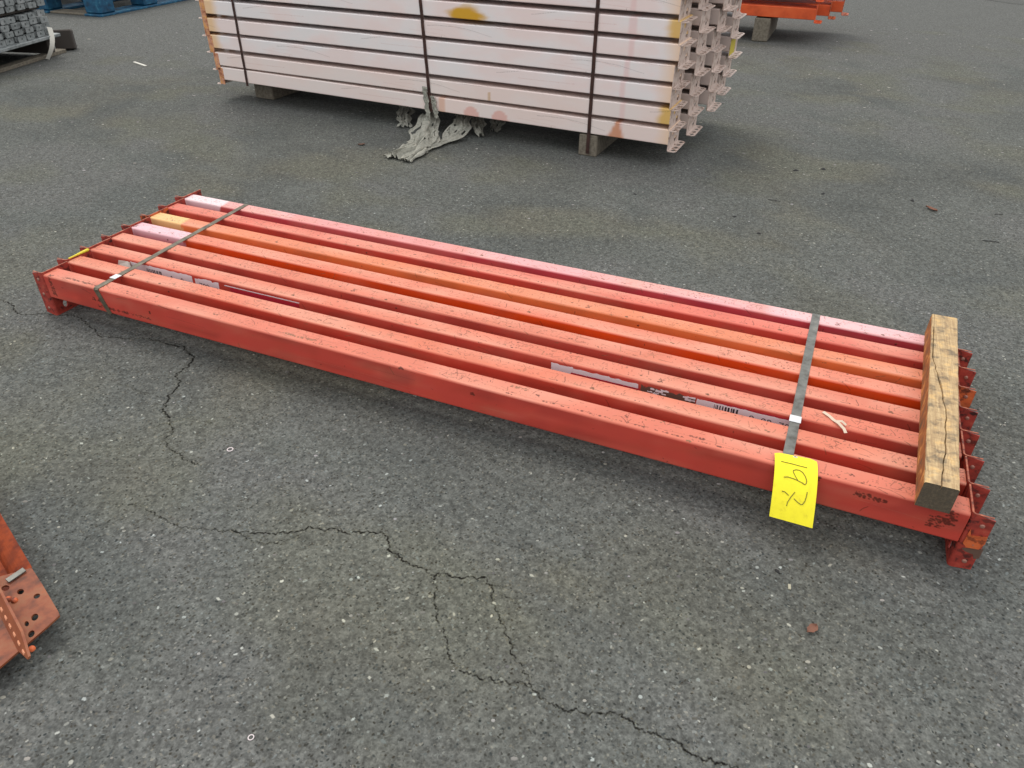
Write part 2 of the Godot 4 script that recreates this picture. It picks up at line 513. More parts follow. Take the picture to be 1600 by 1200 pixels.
func blotch_tex(seed_: int, size: int, freq: float, stops: Array) -> ImageTexture:
	var fn := FastNoiseLite.new(); fn.seed = seed_; fn.frequency = freq; fn.fractal_octaves = 5; fn.fractal_gain = 0.6
	var src := fn.get_seamless_image(size, size, false, false, 0.15, true)
	var gr := Gradient.new()
	gr.offsets = PackedFloat32Array(stops.map(func(s): return s[0]))
	gr.colors = PackedColorArray(stops.map(func(s): return s[1]))
	var img := Image.create_empty(size, size, false, Image.FORMAT_RGB8)
	for y in size:
		for x in size:
			img.set_pixel(x, y, gr.sample(src.get_pixel(x, y).r))
	return tex(img)

func triplanar(m: StandardMaterial3D, t: Texture2D, scale_: float, world := true) -> void:
	m.albedo_texture = t
	m.uv1_triplanar = true
	m.uv1_world_triplanar = world
	m.uv1_scale = Vector3.ONE * scale_

func materials() -> void:
	asphalt()
	var sA := scuffs(7, true, 700, 26)
	var sB := scuffs(8, false, 900, 34)
	for pr in [["paint_front", sA], ["paint", sB]]:
		var m := mat(pr[0], Color.WHITE, 0.5)
		m.metallic_specular = 0.36
		m.vertex_color_use_as_albedo = true
		m.detail_enabled = true; m.detail_albedo = pr[1]; m.detail_uv_layer = BaseMaterial3D.DETAIL_UV_2
		m.detail_blend_mode = BaseMaterial3D.BLEND_MODE_MIX
	var dirty := blotch_tex(21, 256, 0.02, [[0.0, Color(0.12, 0.07, 0.06)], [0.27, Color(0.30, 0.12, 0.10)], [0.36, Color(0.58, 0.20, 0.16)], [0.7, Color(0.66, 0.24, 0.19)], [1.0, Color(0.72, 0.36, 0.27)]])
	triplanar(mat("dirty_red", Color.WHITE, 0.55), dirty, 4.5)
	var dirty_o := blotch_tex(22, 256, 0.02, [[0.0, Color(0.12, 0.07, 0.05)], [0.3, Color(0.35, 0.15, 0.08)], [0.45, Color(0.78, 0.36, 0.18)], [1.0, Color(0.86, 0.46, 0.25)]])
	triplanar(mat("dirty_orange", Color.WHITE, 0.6), dirty_o, 4.5)
	var we := blotch_tex(34, 256, 0.03, [[0.0, Color(0.22, 0.11, 0.08)], [0.35, Color(0.50, 0.24, 0.17)], [0.6, Color(0.66, 0.36, 0.26)], [1.0, Color(0.78, 0.52, 0.40)]])
	triplanar(mat("worn_edge", Color.WHITE, 0.6), we, 4.0)
	var rust := blotch_tex(23, 512, 0.008, [[0.0, Color(0.30, 0.16, 0.10)], [0.3, Color(0.46, 0.23, 0.13)], [0.5, Color(0.54, 0.28, 0.16)], [0.7, Color(0.55, 0.33, 0.21)], [1.0, Color(0.60, 0.30, 0.15)]])
	triplanar(mat("rust_orange", Color.WHITE, 0.6), rust, 2.2)
	var rust2 := blotch_tex(24, 512, 0.01, [[0.0, Color(0.26, 0.09, 0.05)], [0.45, Color(0.44, 0.17, 0.06)], [0.6, Color(0.52, 0.21, 0.07)], [1.0, Color(0.58, 0.26, 0.12)]])
	triplanar(mat("rust_red", Color.WHITE, 0.6), rust2, 2.2)
	M.rust_red.metallic_specular = 0.3
	var wp := mat("white_paint", Color.WHITE, 0.35)
	wp.vertex_color_use_as_albedo = true
	wp.detail_enabled = true; wp.detail_albedo = scuffs(9, false, 60, 2); wp.detail_uv_layer = BaseMaterial3D.DETAIL_UV_2; wp.detail_blend_mode = BaseMaterial3D.BLEND_MODE_MIX
	var wd := blotch_tex(25, 256, 0.02, [[0.0, Color(0.45, 0.33, 0.26)], [0.3, Color(0.70, 0.62, 0.58)], [0.42, Color(0.90, 0.86, 0.84)], [1.0, Color(0.95, 0.92, 0.91)]])
	triplanar(mat("white_plate", Color(0.72, 0.63, 0.58), 0.5), wd, 3.0)
	var wr := blotch_tex(26, 256, 0.02, [[0.0, Color(0.50, 0.28, 0.14)], [0.4, Color(0.72, 0.48, 0.36)], [0.55, Color(0.83, 0.62, 0.52)], [0.75, Color(0.86, 0.62, 0.30)], [1.0, Color(0.84, 0.64, 0.44)]])
	triplanar(mat("stained_plate", Color.WHITE, 0.6), wr, 3.0)
	var op := blotch_tex(27, 256, 0.015, [[0.0, Color(0.70, 0.26, 0.10)], [0.5, Color(0.84, 0.34, 0.15)], [1.0, Color(0.88, 0.42, 0.22)]])
	triplanar(mat("orange_paint", Color.WHITE, 0.5), op, 1.0)
	var st := blotch_tex(28, 256, 0.02, [[0.0, Color(0.28, 0.26, 0.23)], [0.4, Color(0.40, 0.40, 0.38)], [0.7, Color(0.46, 0.46, 0.44)], [1.0, Color(0.58, 0.55, 0.50)]])
	triplanar(mat("strap_steel", Color.WHITE, 0.42, 0.35), st, 3.0)
	var so := blotch_tex(33, 256, 0.02, [[0.0, Color(0.24, 0.21, 0.16)], [0.4, Color(0.37, 0.34, 0.28)], [0.7, Color(0.45, 0.42, 0.35)], [1.0, Color(0.54, 0.50, 0.42)]])
	triplanar(mat("strap_olive", Color.WHITE, 0.45, 0.25), so, 3.0)
	var sr := blotch_tex(29, 256, 0.02, [[0.0, Color(0.14, 0.09, 0.08)], [0.5, Color(0.25, 0.16, 0.14)], [1.0, Color(0.36, 0.23, 0.18)]])
	triplanar(mat("strap_rusty", Color.WHITE, 0.6, 0.2), sr, 2.5)
	var gs := blotch_tex(30, 256, 0.02, [[0.0, Color(0.32, 0.33, 0.34)], [0.45, Color(0.53, 0.55, 0.55)], [1.0, Color(0.68, 0.69, 0.69)]])
	triplanar(mat("grey_steel", Color.WHITE, 0.5, 0.3), gs, 1.7)
	var bl := blotch_tex(31, 256, 0.015, [[0.0, Color(0.30, 0.25, 0.20)], [0.22, Color(0.03, 0.20, 0.30)], [0.5, Color(0.04, 0.29, 0.42)], [0.72, Color(0.08, 0.36, 0.48)], [1.0, Color(0.45, 0.60, 0.66)]])
	triplanar(mat("blue_paint", Color.WHITE, 0.65), bl, 1.6)
	var ct := blotch_tex(32, 256, 0.03, [[0.0, Color(0.44, 0.43, 0.40)], [0.45, Color(0.58, 0.58, 0.54)], [0.7, Color(0.66, 0.66, 0.62)], [1.0, Color(0.64, 0.58, 0.50)]])
	triplanar(mat("rag_cloth", Color.WHITE, 0.9), ct, 4.0)
	M.rag_cloth.backlight_enabled = true; M.rag_cloth.backlight = Color(0.15, 0.15, 0.13)
	var w1 := mat("wood_pale", Color.WHITE, 0.8); w1.albedo_texture = wood_tex(3, Color(0.80, 0.70, 0.53), Color(0.52, 0.41, 0.29), 0.25); w1.uv1_scale = Vector3(1.4, 2.6, 1)
	var w2 := mat("wood_side", Color.WHITE, 0.8); w2.albedo_texture = wood_tex(5, Color(0.72, 0.47, 0.24), Color(0.40, 0.22, 0.10)); w2.uv1_scale = Vector3(1.4, 2.6, 1)
	var w3 := mat("wood_grey", Color.WHITE, 0.85); w3.albedo_texture = wood_tex(6, Color(0.55, 0.52, 0.46), Color(0.33, 0.30, 0.26), 0.0); w3.uv1_scale = Vector3(2.0, 4.0, 1)
	var w4 := mat("wood_end", Color.WHITE, 0.9); w4.albedo_texture = wood_tex(14, Color(0.43, 0.38, 0.31), Color(0.23, 0.20, 0.16), 0.0); w4.uv1_scale = Vector3(3.0, 3.0, 1)
	mat("wood_dark", Color(0.05, 0.042, 0.036), 0.9)
	triplanar(mat("tag_yellow", Color(0.95, 0.83, 0.01), 0.55), blotch_tex(35, 256, 0.02, [[0.0, Color(0.80, 0.78, 0.74)], [0.3, Color(0.95, 0.95, 0.94)], [1.0, Color(1, 1, 1)]]), 6.0)
	mat("ink", Color(0.16, 0.13, 0.02), 0.7)
	mat("yellow_plastic", Color(0.75, 0.62, 0.04), 0.5)
	mat("seal_steel", Color(0.72, 0.73, 0.74), 0.38, 0.5)
	mat("label_white", Color(0.74, 0.71, 0.74), 0.5)
	mat("label_red", Color(0.42, 0.02, 0.04), 0.5)
	mat("print_black", Color(0.02, 0.02, 0.022), 0.6)
	mat("torn_brown", Color(0.12, 0.065, 0.045), 0.85)
	mat("dull_white", Color(0.62, 0.60, 0.54), 0.8)
	mat("chip_pale", Color(0.38, 0.36, 0.27), 0.85)
	mat("tape_beige", Color(0.60, 0.49, 0.38), 0.7)
	mat("bare_orange", Color(0.68, 0.30, 0.17), 0.45)
	mat("yellow_spray", Color(0.52, 0.42, 0.03), 0.6)
	mat("rivet_metal", Color(0.36, 0.17, 0.13), 0.4, 0.3)
	mat("leaf_brown", Color(0.19, 0.085, 0.055), 0.85)
	mat("black_bit", Color(0.015, 0.015, 0.015), 0.8)
	mat("ring_white", Color(0.62, 0.55, 0.55), 0.6)
	var gm := mat("grit", Color.WHITE, 0.85); gm.vertex_color_use_as_albedo = true

# ---------------------------------------------------------------- setting
func tone_at(x: float, z: float, n1: FastNoiseLite, n2: FastNoiseLite) -> Color:
	var a := n1.get_noise_2d(x, z); var b := n2.get_noise_2d(x, z)
	var c := Color(0.96, 0.98, 0.96) * (1.0 + 0.27 * a + 0.13 * b)
	# brownish dust patches
	var e := clampf((n1.get_noise_2d(x * 1.7 + 70.0, z * 1.7 - 30.0) - 0.04) * 2.4, 0.0, 0.6)
	c = c.lerp(Color(1.14, 1.06, 0.86), e)
	# dirt that washes up at the far side of the yard
	var far := clampf((-z - 7.6 - 1.6 * a - 0.16 * (x + 4.0)) / 3.0, 0.0, 1.0)
	c = c.lerp(Color(2.0, 1.76, 1.36), far * 0.8)
	var dark := clampf((n2.get_noise_2d(x * 0.6 - 40.0, z * 0.6 + 8.0) - 0.22) * 2.6, 0.0, 0.45)
	c = c.lerp(Color(0.66, 0.70, 0.72), dark)
	c.a = 1.0
	return c

func ground() -> void:
	var n1 := FastNoiseLite.new(); n1.seed = 3; n1.frequency = 0.45; n1.fractal_octaves = 4
	var n2 := FastNoiseLite.new(); n2.seed = 9; n2.frequency = 1.6; n2.fractal_octaves = 3
	var step := TILE / 30.0
	var am := ArrayMesh.new()
	var near := G.new(); var rest := G.new()
	var x0 := -80; var x1 := 125; var z0 := -115; var z1 := 46
	var put := func(g: G, xa: float, za: float, xb: float, zb: float) -> void:
		var ids := []
		for q in [[xa, za], [xb, za], [xb, zb], [xa, zb]]:
			ids.append(g.vert(Vector3(q[0], 0, q[1]), Vector3.UP, Vector2((q[0] - NEAR_X) / TILE, (q[1] - NEAR_Z) / TILE), tone_at(q[0], q[1], n1, n2)))
		g.quad_i(ids[0], ids[1], ids[2], ids[3])
	for iz in range(z0, z1):
		for ix in range(x0, x1):
			var g: G = near if ix >= 0 and ix < 30 and iz >= 0 and iz < 30 else rest
			put.call(g, NEAR_X + ix * step, NEAR_Z + iz * step, NEAR_X + (ix + 1) * step, NEAR_Z + (iz + 1) * step)
	# out to the horizon
	var ax := NEAR_X + x0 * step; var bx := NEAR_X + x1 * step; var az := NEAR_Z + z0 * step; var bz := NEAR_Z + z1 * step
	var F := 400.0
	put.call(rest, -F, -F, F, az); put.call(rest, -F, bz, F, F); put.call(rest, -F, az, ax, bz); put.call(rest, bx, az, F, bz)
	for g in [near, rest]:
		var arr := []
		arr.resize(Mesh.ARRAY_MAX)
		arr[Mesh.ARRAY_VERTEX] = g.v; arr[Mesh.ARRAY_NORMAL] = g.n; arr[Mesh.ARRAY_TEX_UV] = g.uv; arr[Mesh.ARRAY_COLOR] = g.c; arr[Mesh.ARRAY_INDEX] = g.i
		am.add_surface_from_arrays(Mesh.PRIMITIVE_TRIANGLES, arr)
	am.surface_set_material(0, M.asphalt_near)
	am.surface_set_material(1, M.asphalt)
	var o := MeshInstance3D.new()
	o.name = "asphalt_ground"; o.mesh = am
	o.set_meta("kind", "structure")
	o.set_meta("label", "cracked dark grey asphalt yard with pale aggregate and dusty patches")
	add_child(o)
	# pale concrete apron at the far right
	var cg := G.new()
	var P := [Vector3(7.75, 0.004, -15.4), Vector3(8.35, 0.004, -14.02), Vector3(14.0, 0.004, -12.4), Vector3(16.0, 0.004, -24.0), Vector3(7.4, 0.004, -24.0)]
	var b0 := []
	for p in P: b0.append(cg.vert(p, Vector3.UP, Vector2(p.x, p.z), Color(4.2, 4.1, 3.2)))
	for k in range(1, 4): cg.tri(b0[0], b0[k], b0[k + 1])
	var co := MeshInstance3D.new(); co.name = "concrete_pavement"; co.mesh = cg.mesh(); co.material_override = M.asphalt
	co.set_meta("kind", "structure"); co.set_meta("label", "pale concrete pavement at the far edge of the yard")
	add_child(co)
	# loose grit on the asphalt
	var gg := G.new()
	rng.seed = 5
	var ring := []
	for s in 6:
		var an := TAU * s / 6.0
		ring.append(Vector3(cos(an) * (0.8 + 0.3 * rng.randf()), 0.0, sin(an) * (0.8 + 0.3 * rng.randf())))
	var top := gg.vert(Vector3(0.1, 0.55, 0.0), Vector3.UP)
	var rid := []; var mid := []
	for s in 6:
		rid.append(gg.vert(ring[s], (ring[s] + Vector3.UP * 0.2).normalized()))
		mid.append(gg.vert(ring[s] * 0.75 + Vector3(0, 0.45, 0), (ring[s] * 0.6 + Vector3.UP).normalized()))
	for s in 6:
		var s2 := (s + 1) % 6
		gg.quad_i(rid[s], rid[s2], mid[s2], mid[s]); gg.tri(mid[s], mid[s2], top)
	var mm := MultiMesh.new()
	mm.transform_format = MultiMesh.TRANSFORM_3D; mm.use_colors = true; mm.mesh = gg.mesh()
	mm.instance_count = 15000
	for k in 15000:
		var z := -0.8 - pow(rng.randf(), 1.2) * 10.5
		var x := rng.randf_range(-1.0, 1.0) * (1.3 + absf(z) * 0.72)
		var s := (0.0010 + pow(rng.randf(), 6.0) * 0.0048) * (1.0 + maxf(0.0, -z - 3.0) * 0.2)
		var bs := Basis(Vector3.UP, rng.randf() * TAU).scaled(Vector3(s * (0.8 + 0.9 * rng.randf()), s * 0.7, s))
		mm.set_instance_transform(k, Transform3D(bs, Vector3(x, -0.0002, z)))
		var t := 0.09 + 0.22 * pow(rng.randf(), 2.0)
		if rng.randf() < 0.04: t = 0.055
		mm.set_instance_color(k, Color(t, t * rng.randf_range(0.93, 1.0), t * rng.randf_range(0.8, 0.98)))
	var gi := MultiMeshInstance3D.new(); gi.name = "loose_grit"; gi.multimesh = mm; gi.material_override = M.grit
	gi.set_meta("kind", "stuff"); gi.set_meta("label", "loose grit and tiny pale stones scattered on the asphalt"); gi.set_meta("category", "grit")
	add_child(gi)

# ---------------------------------------------------------------- red beams
# a rounded box section: points (y, back) and normals, starting at the bottom of the front face, going up
func section(y0: float, y1: float, b0: float, b1: float, r: float) -> Array:
	var pts := []; var seg := 4
	for cn in [[y1 - r, b0 + r, 0], [y1 - r, b1 - r, 1], [y0 + r, b1 - r, 2], [y0 + r, b0 + r, 3]]:
		for s in seg + 1:
			var an: float = (PI * 0.5) * (float(s) / seg) + cn[2] * PI * 0.5
			# an = 0: towards the front (-back); PI/2: up
			var ny := sin(an); var nb := -cos(an)
			pts.append([cn[0] + r * ny, cn[1] + r * nb, ny, nb])
	# start at the bottom of the front face
	var last: Array = pts.pop_back()
	pts.push_front(last)
	return pts

func beam_tube(sec: Array, xs: Array, colour: Callable, shift := 0.0, front_rows := 0) -> ArrayMesh:
	var g := G.new()
	var pts := sec.duplicate()
	if front_rows > 0:   # more points up the front face so that stains have an outline
		var a: Array = pts[0]; var b: Array = pts[1]
		var more := [a]
		for k in range(1, front_rows): more.append([lerpf(a[0], b[0], float(k) / front_rows), lerpf(a[1], b[1], float(k) / front_rows), 0.0, -1.0])
		more.append_array(pts.slice(1)); pts = more
	var per := PackedFloat32Array([0.0])
	for k in pts.size():
		var q: Array = pts[(k + 1) % pts.size()]
		per.append(per[k] + Vector2(pts[k][0] - q[0], pts[k][1] - q[1]).length())
	var total := per[pts.size()]
	var m := pts.size()
	for xi in xs.size():
		for k in m + 1:
			var p: Array = pts[k % m]
			var nn := Vector3(0, p[2], -p[3])
			g.vert(Vector3(xs[xi], p[0], -p[1]), nn, Vector2(xs[xi], per[k]), colour.call(xs[xi], p[0], p[1], p[2]), Vector2(xs[xi] / 3.75 + shift, per[k] / total))
	for xi in range(xs.size() - 1):
		for k in m:
			var a := xi * (m + 1) + k; var b := (xi + 1) * (m + 1) + k
			g.quad_i(a, a + 1, b + 1, b)
	for e in 2:
		var xi := 0 if e == 0 else xs.size() - 1
		var nn := Vector3(-1 if e == 0 else 1, 0, 0)
		var mid := Vector3.ZERO
		for p in pts: mid += Vector3(xs[xi], p[0], -p[1]) / m
		var c0 := g.vert(mid, nn, Vector2.ZERO, colour.call(xs[xi], mid.y, -mid.z, 0.0))
		var f := g.v.size()
		for p in pts: g.vert(Vector3(xs[xi], p[0], -p[1]), nn, Vector2.ZERO, colour.call(xs[xi], p[0], p[1], 0.0))
		for k in m: g.tri(c0, f + k, f + (k + 1) % m)
	return g.mesh()

func span(a: float, b: float, n: int, extra := []) -> Array:
	var xs := []
	for k in n + 1: xs.append(lerpf(a, b, float(k) / n))
	for e in extra:
		xs.append(e - 0.0012); xs.append(e + 0.0012)
	xs.sort()
	return xs

# an angle connector bent from one sheet. s: 0 at the flange tip, then round the bend, then along the end plate.
func bent(flange: float, r: float, plate: float) -> Callable:
	# gives (out, across, normal_out, normal_across) for s and t
	return func(s: float, t: float) -> Vector2:
		var f := flange - r
		var q := PI * 0.5 * r
		if s <= f: return Vector2(flange - s, -t)
		if s <= f + q:
			var an := (s - f) / r
			return Vector2(r - (r + t) * sin(an), r - (r + t) * cos(an))
		return Vector2(-t, r + (s - f - q))

func red_connector(side: float, x: float, plate: float) -> ArrayMesh:
	var g := G.new()
	var fl := 0.067; var r := 0.009
	var path := bent(fl, r, plate)
	var f := fl - r; var q := PI * 0.5 * r; var total := f + q + plate - r
	var map := func(p: Vector2, t: float) -> Vector3:
		var o: Vector2 = path.call(p.x, t)
		return Vector3(x + side * o.x, p.y, -o.y)
	var H := 0.214
	var cells := []
	cells.append([Rect2(0, 0, f, H), null])
	for k in 5: cells.append([Rect2(f + q * k / 5.0, 0, q / 5.0, H), null])
	var ps := f + q
	cells.append([Rect2(ps, 0, total - ps, 0.075), [Vector2(ps + 0.045, 0.038), 0.011, 0.017]])
	cells.append([Rect2(ps, 0.075, total - ps, H - 0.075), null])
	g.sheet(cells, Rect2(0, 0, total, H), 0.0048, map, Color.WHITE, 0.016, total - 0.01)
	return g.mesh()

func red_edge(side: float, x: float, plate: float) -> ArrayMesh:
	var g := G.new()
	var fl := 0.067; var r := 0.009
	var path := bent(fl, r, plate)
	var f := fl - r; var q := PI * 0.5 * r; var total := f + q + plate - r
	var map := func(p: Vector2, t: float) -> Vector3:
		var o: Vector2 = path.call(p.x, t)
		return Vector3(x + side * o.x, p.y, -o.y)
	var cells := [[Rect2(0.014, 0.2138, f - 0.014, 0.0016), null]]
	for k in 5: cells.append([Rect2(f + q * k / 5.0, 0.2138, q / 5.0, 0.0016), null])
	cells.append([Rect2(f + q, 0.2138, total - f - q, 0.0016), null])
	g.sheet(cells, Rect2(0.014, 0.2138, total - 0.014, 0.0016), 0.0052, map)
	return g.mesh()

func red_bundle() -> void:
	var words := ["front", "second", "third", "fourth", "fifth", "sixth", "seventh", "back"]
	var looks := [
		"front red box beam of the strapped bundle, with chipped face and scuffed top edge",
		"second red beam from the front, with yellow cap on its left end plate",
		"third red beam from the front, with torn white barcode stickers on its side",
		"fourth dull red beam from the front of the strapped bundle",
		"fifth beam of the bundle, bright orange red side with lilac left end",
		"orange beam in the bundle with a cream yellow left end",
		"seventh red beam of the bundle, behind the orange one",
		"back beam of the bundle, pale pink top and crimson side"]
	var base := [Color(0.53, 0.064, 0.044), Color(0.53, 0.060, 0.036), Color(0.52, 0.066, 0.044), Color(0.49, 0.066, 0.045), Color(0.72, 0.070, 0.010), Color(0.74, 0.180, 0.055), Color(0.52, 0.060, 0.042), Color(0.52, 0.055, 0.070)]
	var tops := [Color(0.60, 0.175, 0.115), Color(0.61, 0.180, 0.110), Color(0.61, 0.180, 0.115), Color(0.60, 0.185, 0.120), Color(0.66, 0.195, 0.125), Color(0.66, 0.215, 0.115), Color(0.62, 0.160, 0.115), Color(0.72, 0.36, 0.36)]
	var tips := [3.706, 3.704, 3.700, 3.698, 3.704, 3.709, 3.719, 3.717]
	var fn := FastNoiseLite.new(); fn.seed = 77; fn.frequency = 1.2; fn.fractal_octaves = 4
	var rivet := G.new(); rivet.dome(Vector3.ZERO, Vector3(0, 0, 1), 0.0075, 0.004)
	var rv := rivet.mesh()
	for k in 8:
		var back: float = k * RED_PITCH
		var xl: float = -0.0165 * k
		var xr: float = tips[k]
		var o := thing("rack_crossbar", looks[k], "beam", RED_AT + Basis(Vector3.UP, ROT_RED) * Vector3(0, 0, -back), ROT_RED, "red rack beams strapped into one bundle")
		var tint := func(x: float, y: float, b: float, ny: float) -> Color:
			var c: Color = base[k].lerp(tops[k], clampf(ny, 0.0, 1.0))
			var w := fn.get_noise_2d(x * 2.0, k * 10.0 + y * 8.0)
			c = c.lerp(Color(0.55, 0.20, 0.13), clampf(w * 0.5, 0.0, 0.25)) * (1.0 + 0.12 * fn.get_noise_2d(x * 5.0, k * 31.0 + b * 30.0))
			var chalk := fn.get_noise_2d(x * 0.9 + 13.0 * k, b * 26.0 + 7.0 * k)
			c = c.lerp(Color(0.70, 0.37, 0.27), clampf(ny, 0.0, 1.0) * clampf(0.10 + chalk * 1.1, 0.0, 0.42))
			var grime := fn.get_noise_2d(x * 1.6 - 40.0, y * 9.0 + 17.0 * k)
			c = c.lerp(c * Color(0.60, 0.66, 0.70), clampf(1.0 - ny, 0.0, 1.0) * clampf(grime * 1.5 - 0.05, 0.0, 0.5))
			var e := x - xl
			if k == 7:
				if e < 0.262 - (0.206 - y) * 0.6 + 0.012 * fn.get_noise_2d(b * 160.0, y * 90.0): c = Color(0.80, 0.60, 0.62).lerp(Color(0.62, 0.24, 0.28), clampf((0.2 - y) * 16.0, 0.0, 1.0))
				elif x > 3.0: c = c.lerp(Color(0.80, 0.50, 0.53), 0.6 * clampf(ny, 0.0, 1.0))
				elif x > 0.6 and x < 1.6: c = c.lerp(Color(0.62, 0.17, 0.14), 0.35)
			if k == 5 and e < 0.215 + 0.014 * fn.get_noise_2d(b * 160.0, y * 90.0): c = Color(0.76, 0.46, 0.20).lerp(Color(0.70, 0.33, 0.12), clampf((0.2 - y) * 14.0, 0.0, 1.0))
			if k == 4 and e < 0.345 + 0.014 * fn.get_noise_2d(b * 160.0, y * 90.0): c = Color(0.75, 0.46, 0.50).lerp(Color(0.55, 0.13, 0.17), clampf((0.198 - y) * 22.0, 0.0, 1.0))
			c.a = 1.0
			return c
		var cuts := [[], [], [], [], [xl + 0.33, xl + 0.34, xl + 0.35, xl + 0.36], [xl + 0.20, xl + 0.21, xl + 0.22, xl + 0.23], [], [xl + 0.24, xl + 0.25, xl + 0.26, xl + 0.27]]
		var sec := section(RED_TOP - RED_H, RED_TOP, 0.0, RED_W, 0.009)
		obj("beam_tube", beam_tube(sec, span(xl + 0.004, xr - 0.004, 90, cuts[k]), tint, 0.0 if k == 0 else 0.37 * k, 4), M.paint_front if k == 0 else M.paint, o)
		for sd in [[-1.0, xl], [1.0, xr]]:
			var cm: StandardMaterial3D = M.dirty_orange if k == 5 else M.dirty_red
			var cn := obj("end_connector", red_connector(sd[0], sd[1], 0.134), cm, o)
			obj("worn_edge", red_edge(sd[0], sd[1], 0.134), M.worn_edge, cn)
			for y in [0.178, 0.105, 0.034]:
				var rn := obj("rivet", rv, M.rivet_metal, cn)
				rn.position = Vector3(sd[1] + sd[0] * 0.034, y, 0.0022)
			if k == 1 and sd[0] < 0:
				var cap := G.new()
				var pth := PackedVector3Array()
				for t in 8: pth.append(L3(sd[1], 0.2155, 0.018 + 0.105 * t / 7.0))
				for t in 7:
					var r0 := 0.0035 + 0.0035 * smoothstep(0.0, 1.0, t / 6.0)
					cap.tube(PackedVector3Array([pth[t], pth[t + 1]]), r0, 10)
				cap.dome(pth[7], Vector3(0, 0, -1), 0.0065, 0.006)
				cap.dome(pth[0], Vector3(0, 0, 1), 0.0035, 0.002)
				obj("yellow_edge_cap", cap.mesh(), M.yellow_plastic, cn)
			if k == 0 and sd[0] > 0:
				var cl := G.new()
				var poly := PackedVector2Array([Vector2(0.010, 0.160), Vector2(0.018, 0.136), Vector2(0.058, 0.146), Vector2(0.060, 0.120), Vector2(0.052, 0.094), Vector2(0.020, 0.090), Vector2(0.008, 0.102)])
				plate_poly(cl, poly, func(p: Vector2, t: float) -> Vector3: return Vector3(sd[1] + p.x, p.y, 0.0046 + t), 0.003)
				obj("safety_clip", cl.mesh(), M.dirty_orange, cn)
				var gs := G.new()
				plate_poly(gs, PackedVector2Array([Vector2(0.036, 0.090), Vector2(0.052, 0.092), Vector2(0.064, 0.098), Vector2(0.0645, 0.060), Vector2(0.052, 0.052), Vector2(0.046, 0.068), Vector2(0.022, 0.072), Vector2(0.012, 0.082)]), func(p: Vector2, t: float) -> Vector3: return Vector3(sd[1] + p.x, p.y, 0.0030 + t), 0.0006)
				obj("grease_patch", gs.mesh(), M.torn_brown, cn)
		if k == 2: stickers(o)

# flat plate of any outline
func plate_poly(g: G, poly: PackedVector2Array, map: Callable, thick: float, col := Color.WHITE) -> void:
	var t := Geometry2D.triangulate_polygon(poly)
	for s in [1.0, -1.0]:
		for q in range(0, t.size(), 3):
			var A: Vector3 = map.call(poly[t[q]], s * thick * 0.5); var B: Vector3 = map.call(poly[t[q + 1]], s * thick * 0.5); var C: Vector3 = map.call(poly[t[q + 2]], s * thick * 0.5)
			var hint: Vector3 = A - (map.call(poly[t[q]], -s * thick * 0.5) as Vector3)
			var nn := (B - A).cross(C - A).normalized()
			if nn.dot(hint) < 0: nn = -nn
			g.tri(g.vert(A, nn, poly[t[q]], col), g.vert(B, nn, poly[t[q + 1]], col), g.vert(C, nn, poly[t[q + 2]], col))
	var cen := Vector2.ZERO
	for p in poly: cen += p / poly.size()
	for q in poly.size():
		var a := poly[q]; var b := poly[(q + 1) % poly.size()]
		var out := ((a + b) * 0.5 + (b - a).orthogonal() * 0.01)
		if Geometry2D.is_point_in_polygon(out, poly): out = (a + b) * 0.5 - (b - a).orthogonal() * 0.01
		g.quad(map.call(a, thick * 0.5), map.call(b, thick * 0.5), map.call(b, -thick * 0.5), map.call(a, -thick * 0.5), (map.call(out, 0.0) as Vector3) - (map.call((a + b) * 0.5, 0.0) as Vector3), col)

# a torn paper strip on the front face of a beam, x from a to b, y from lo to hi, ragged ends
func paper(a: float, b: float, lo: float, hi: float, rag: float, off: float, seed_: int) -> ArrayMesh:
	var g := G.new()
	rng.seed = seed_
	var up := PackedVector2Array(); var dn := PackedVector2Array()
	var n := int((b - a) / 0.017) + 3
	for k in n + 1:
		var x := lerpf(a, b, float(k) / n)
		var jx := (b - a) / n * 0.35
		up.append(Vector2(x + rng.randf_range(-jx, jx), hi + rng.randf_range(-1.0, 0.15) * rag))
		dn.append(Vector2(x, lo))
	dn.reverse()
	var poly := up.duplicate(); poly.append_array(dn)
	plate_poly(g, poly, func(p: Vector2, t: float) -> Vector3: return Vector3(p.x, p.y, off + t), 0.0006)
	return g.mesh()

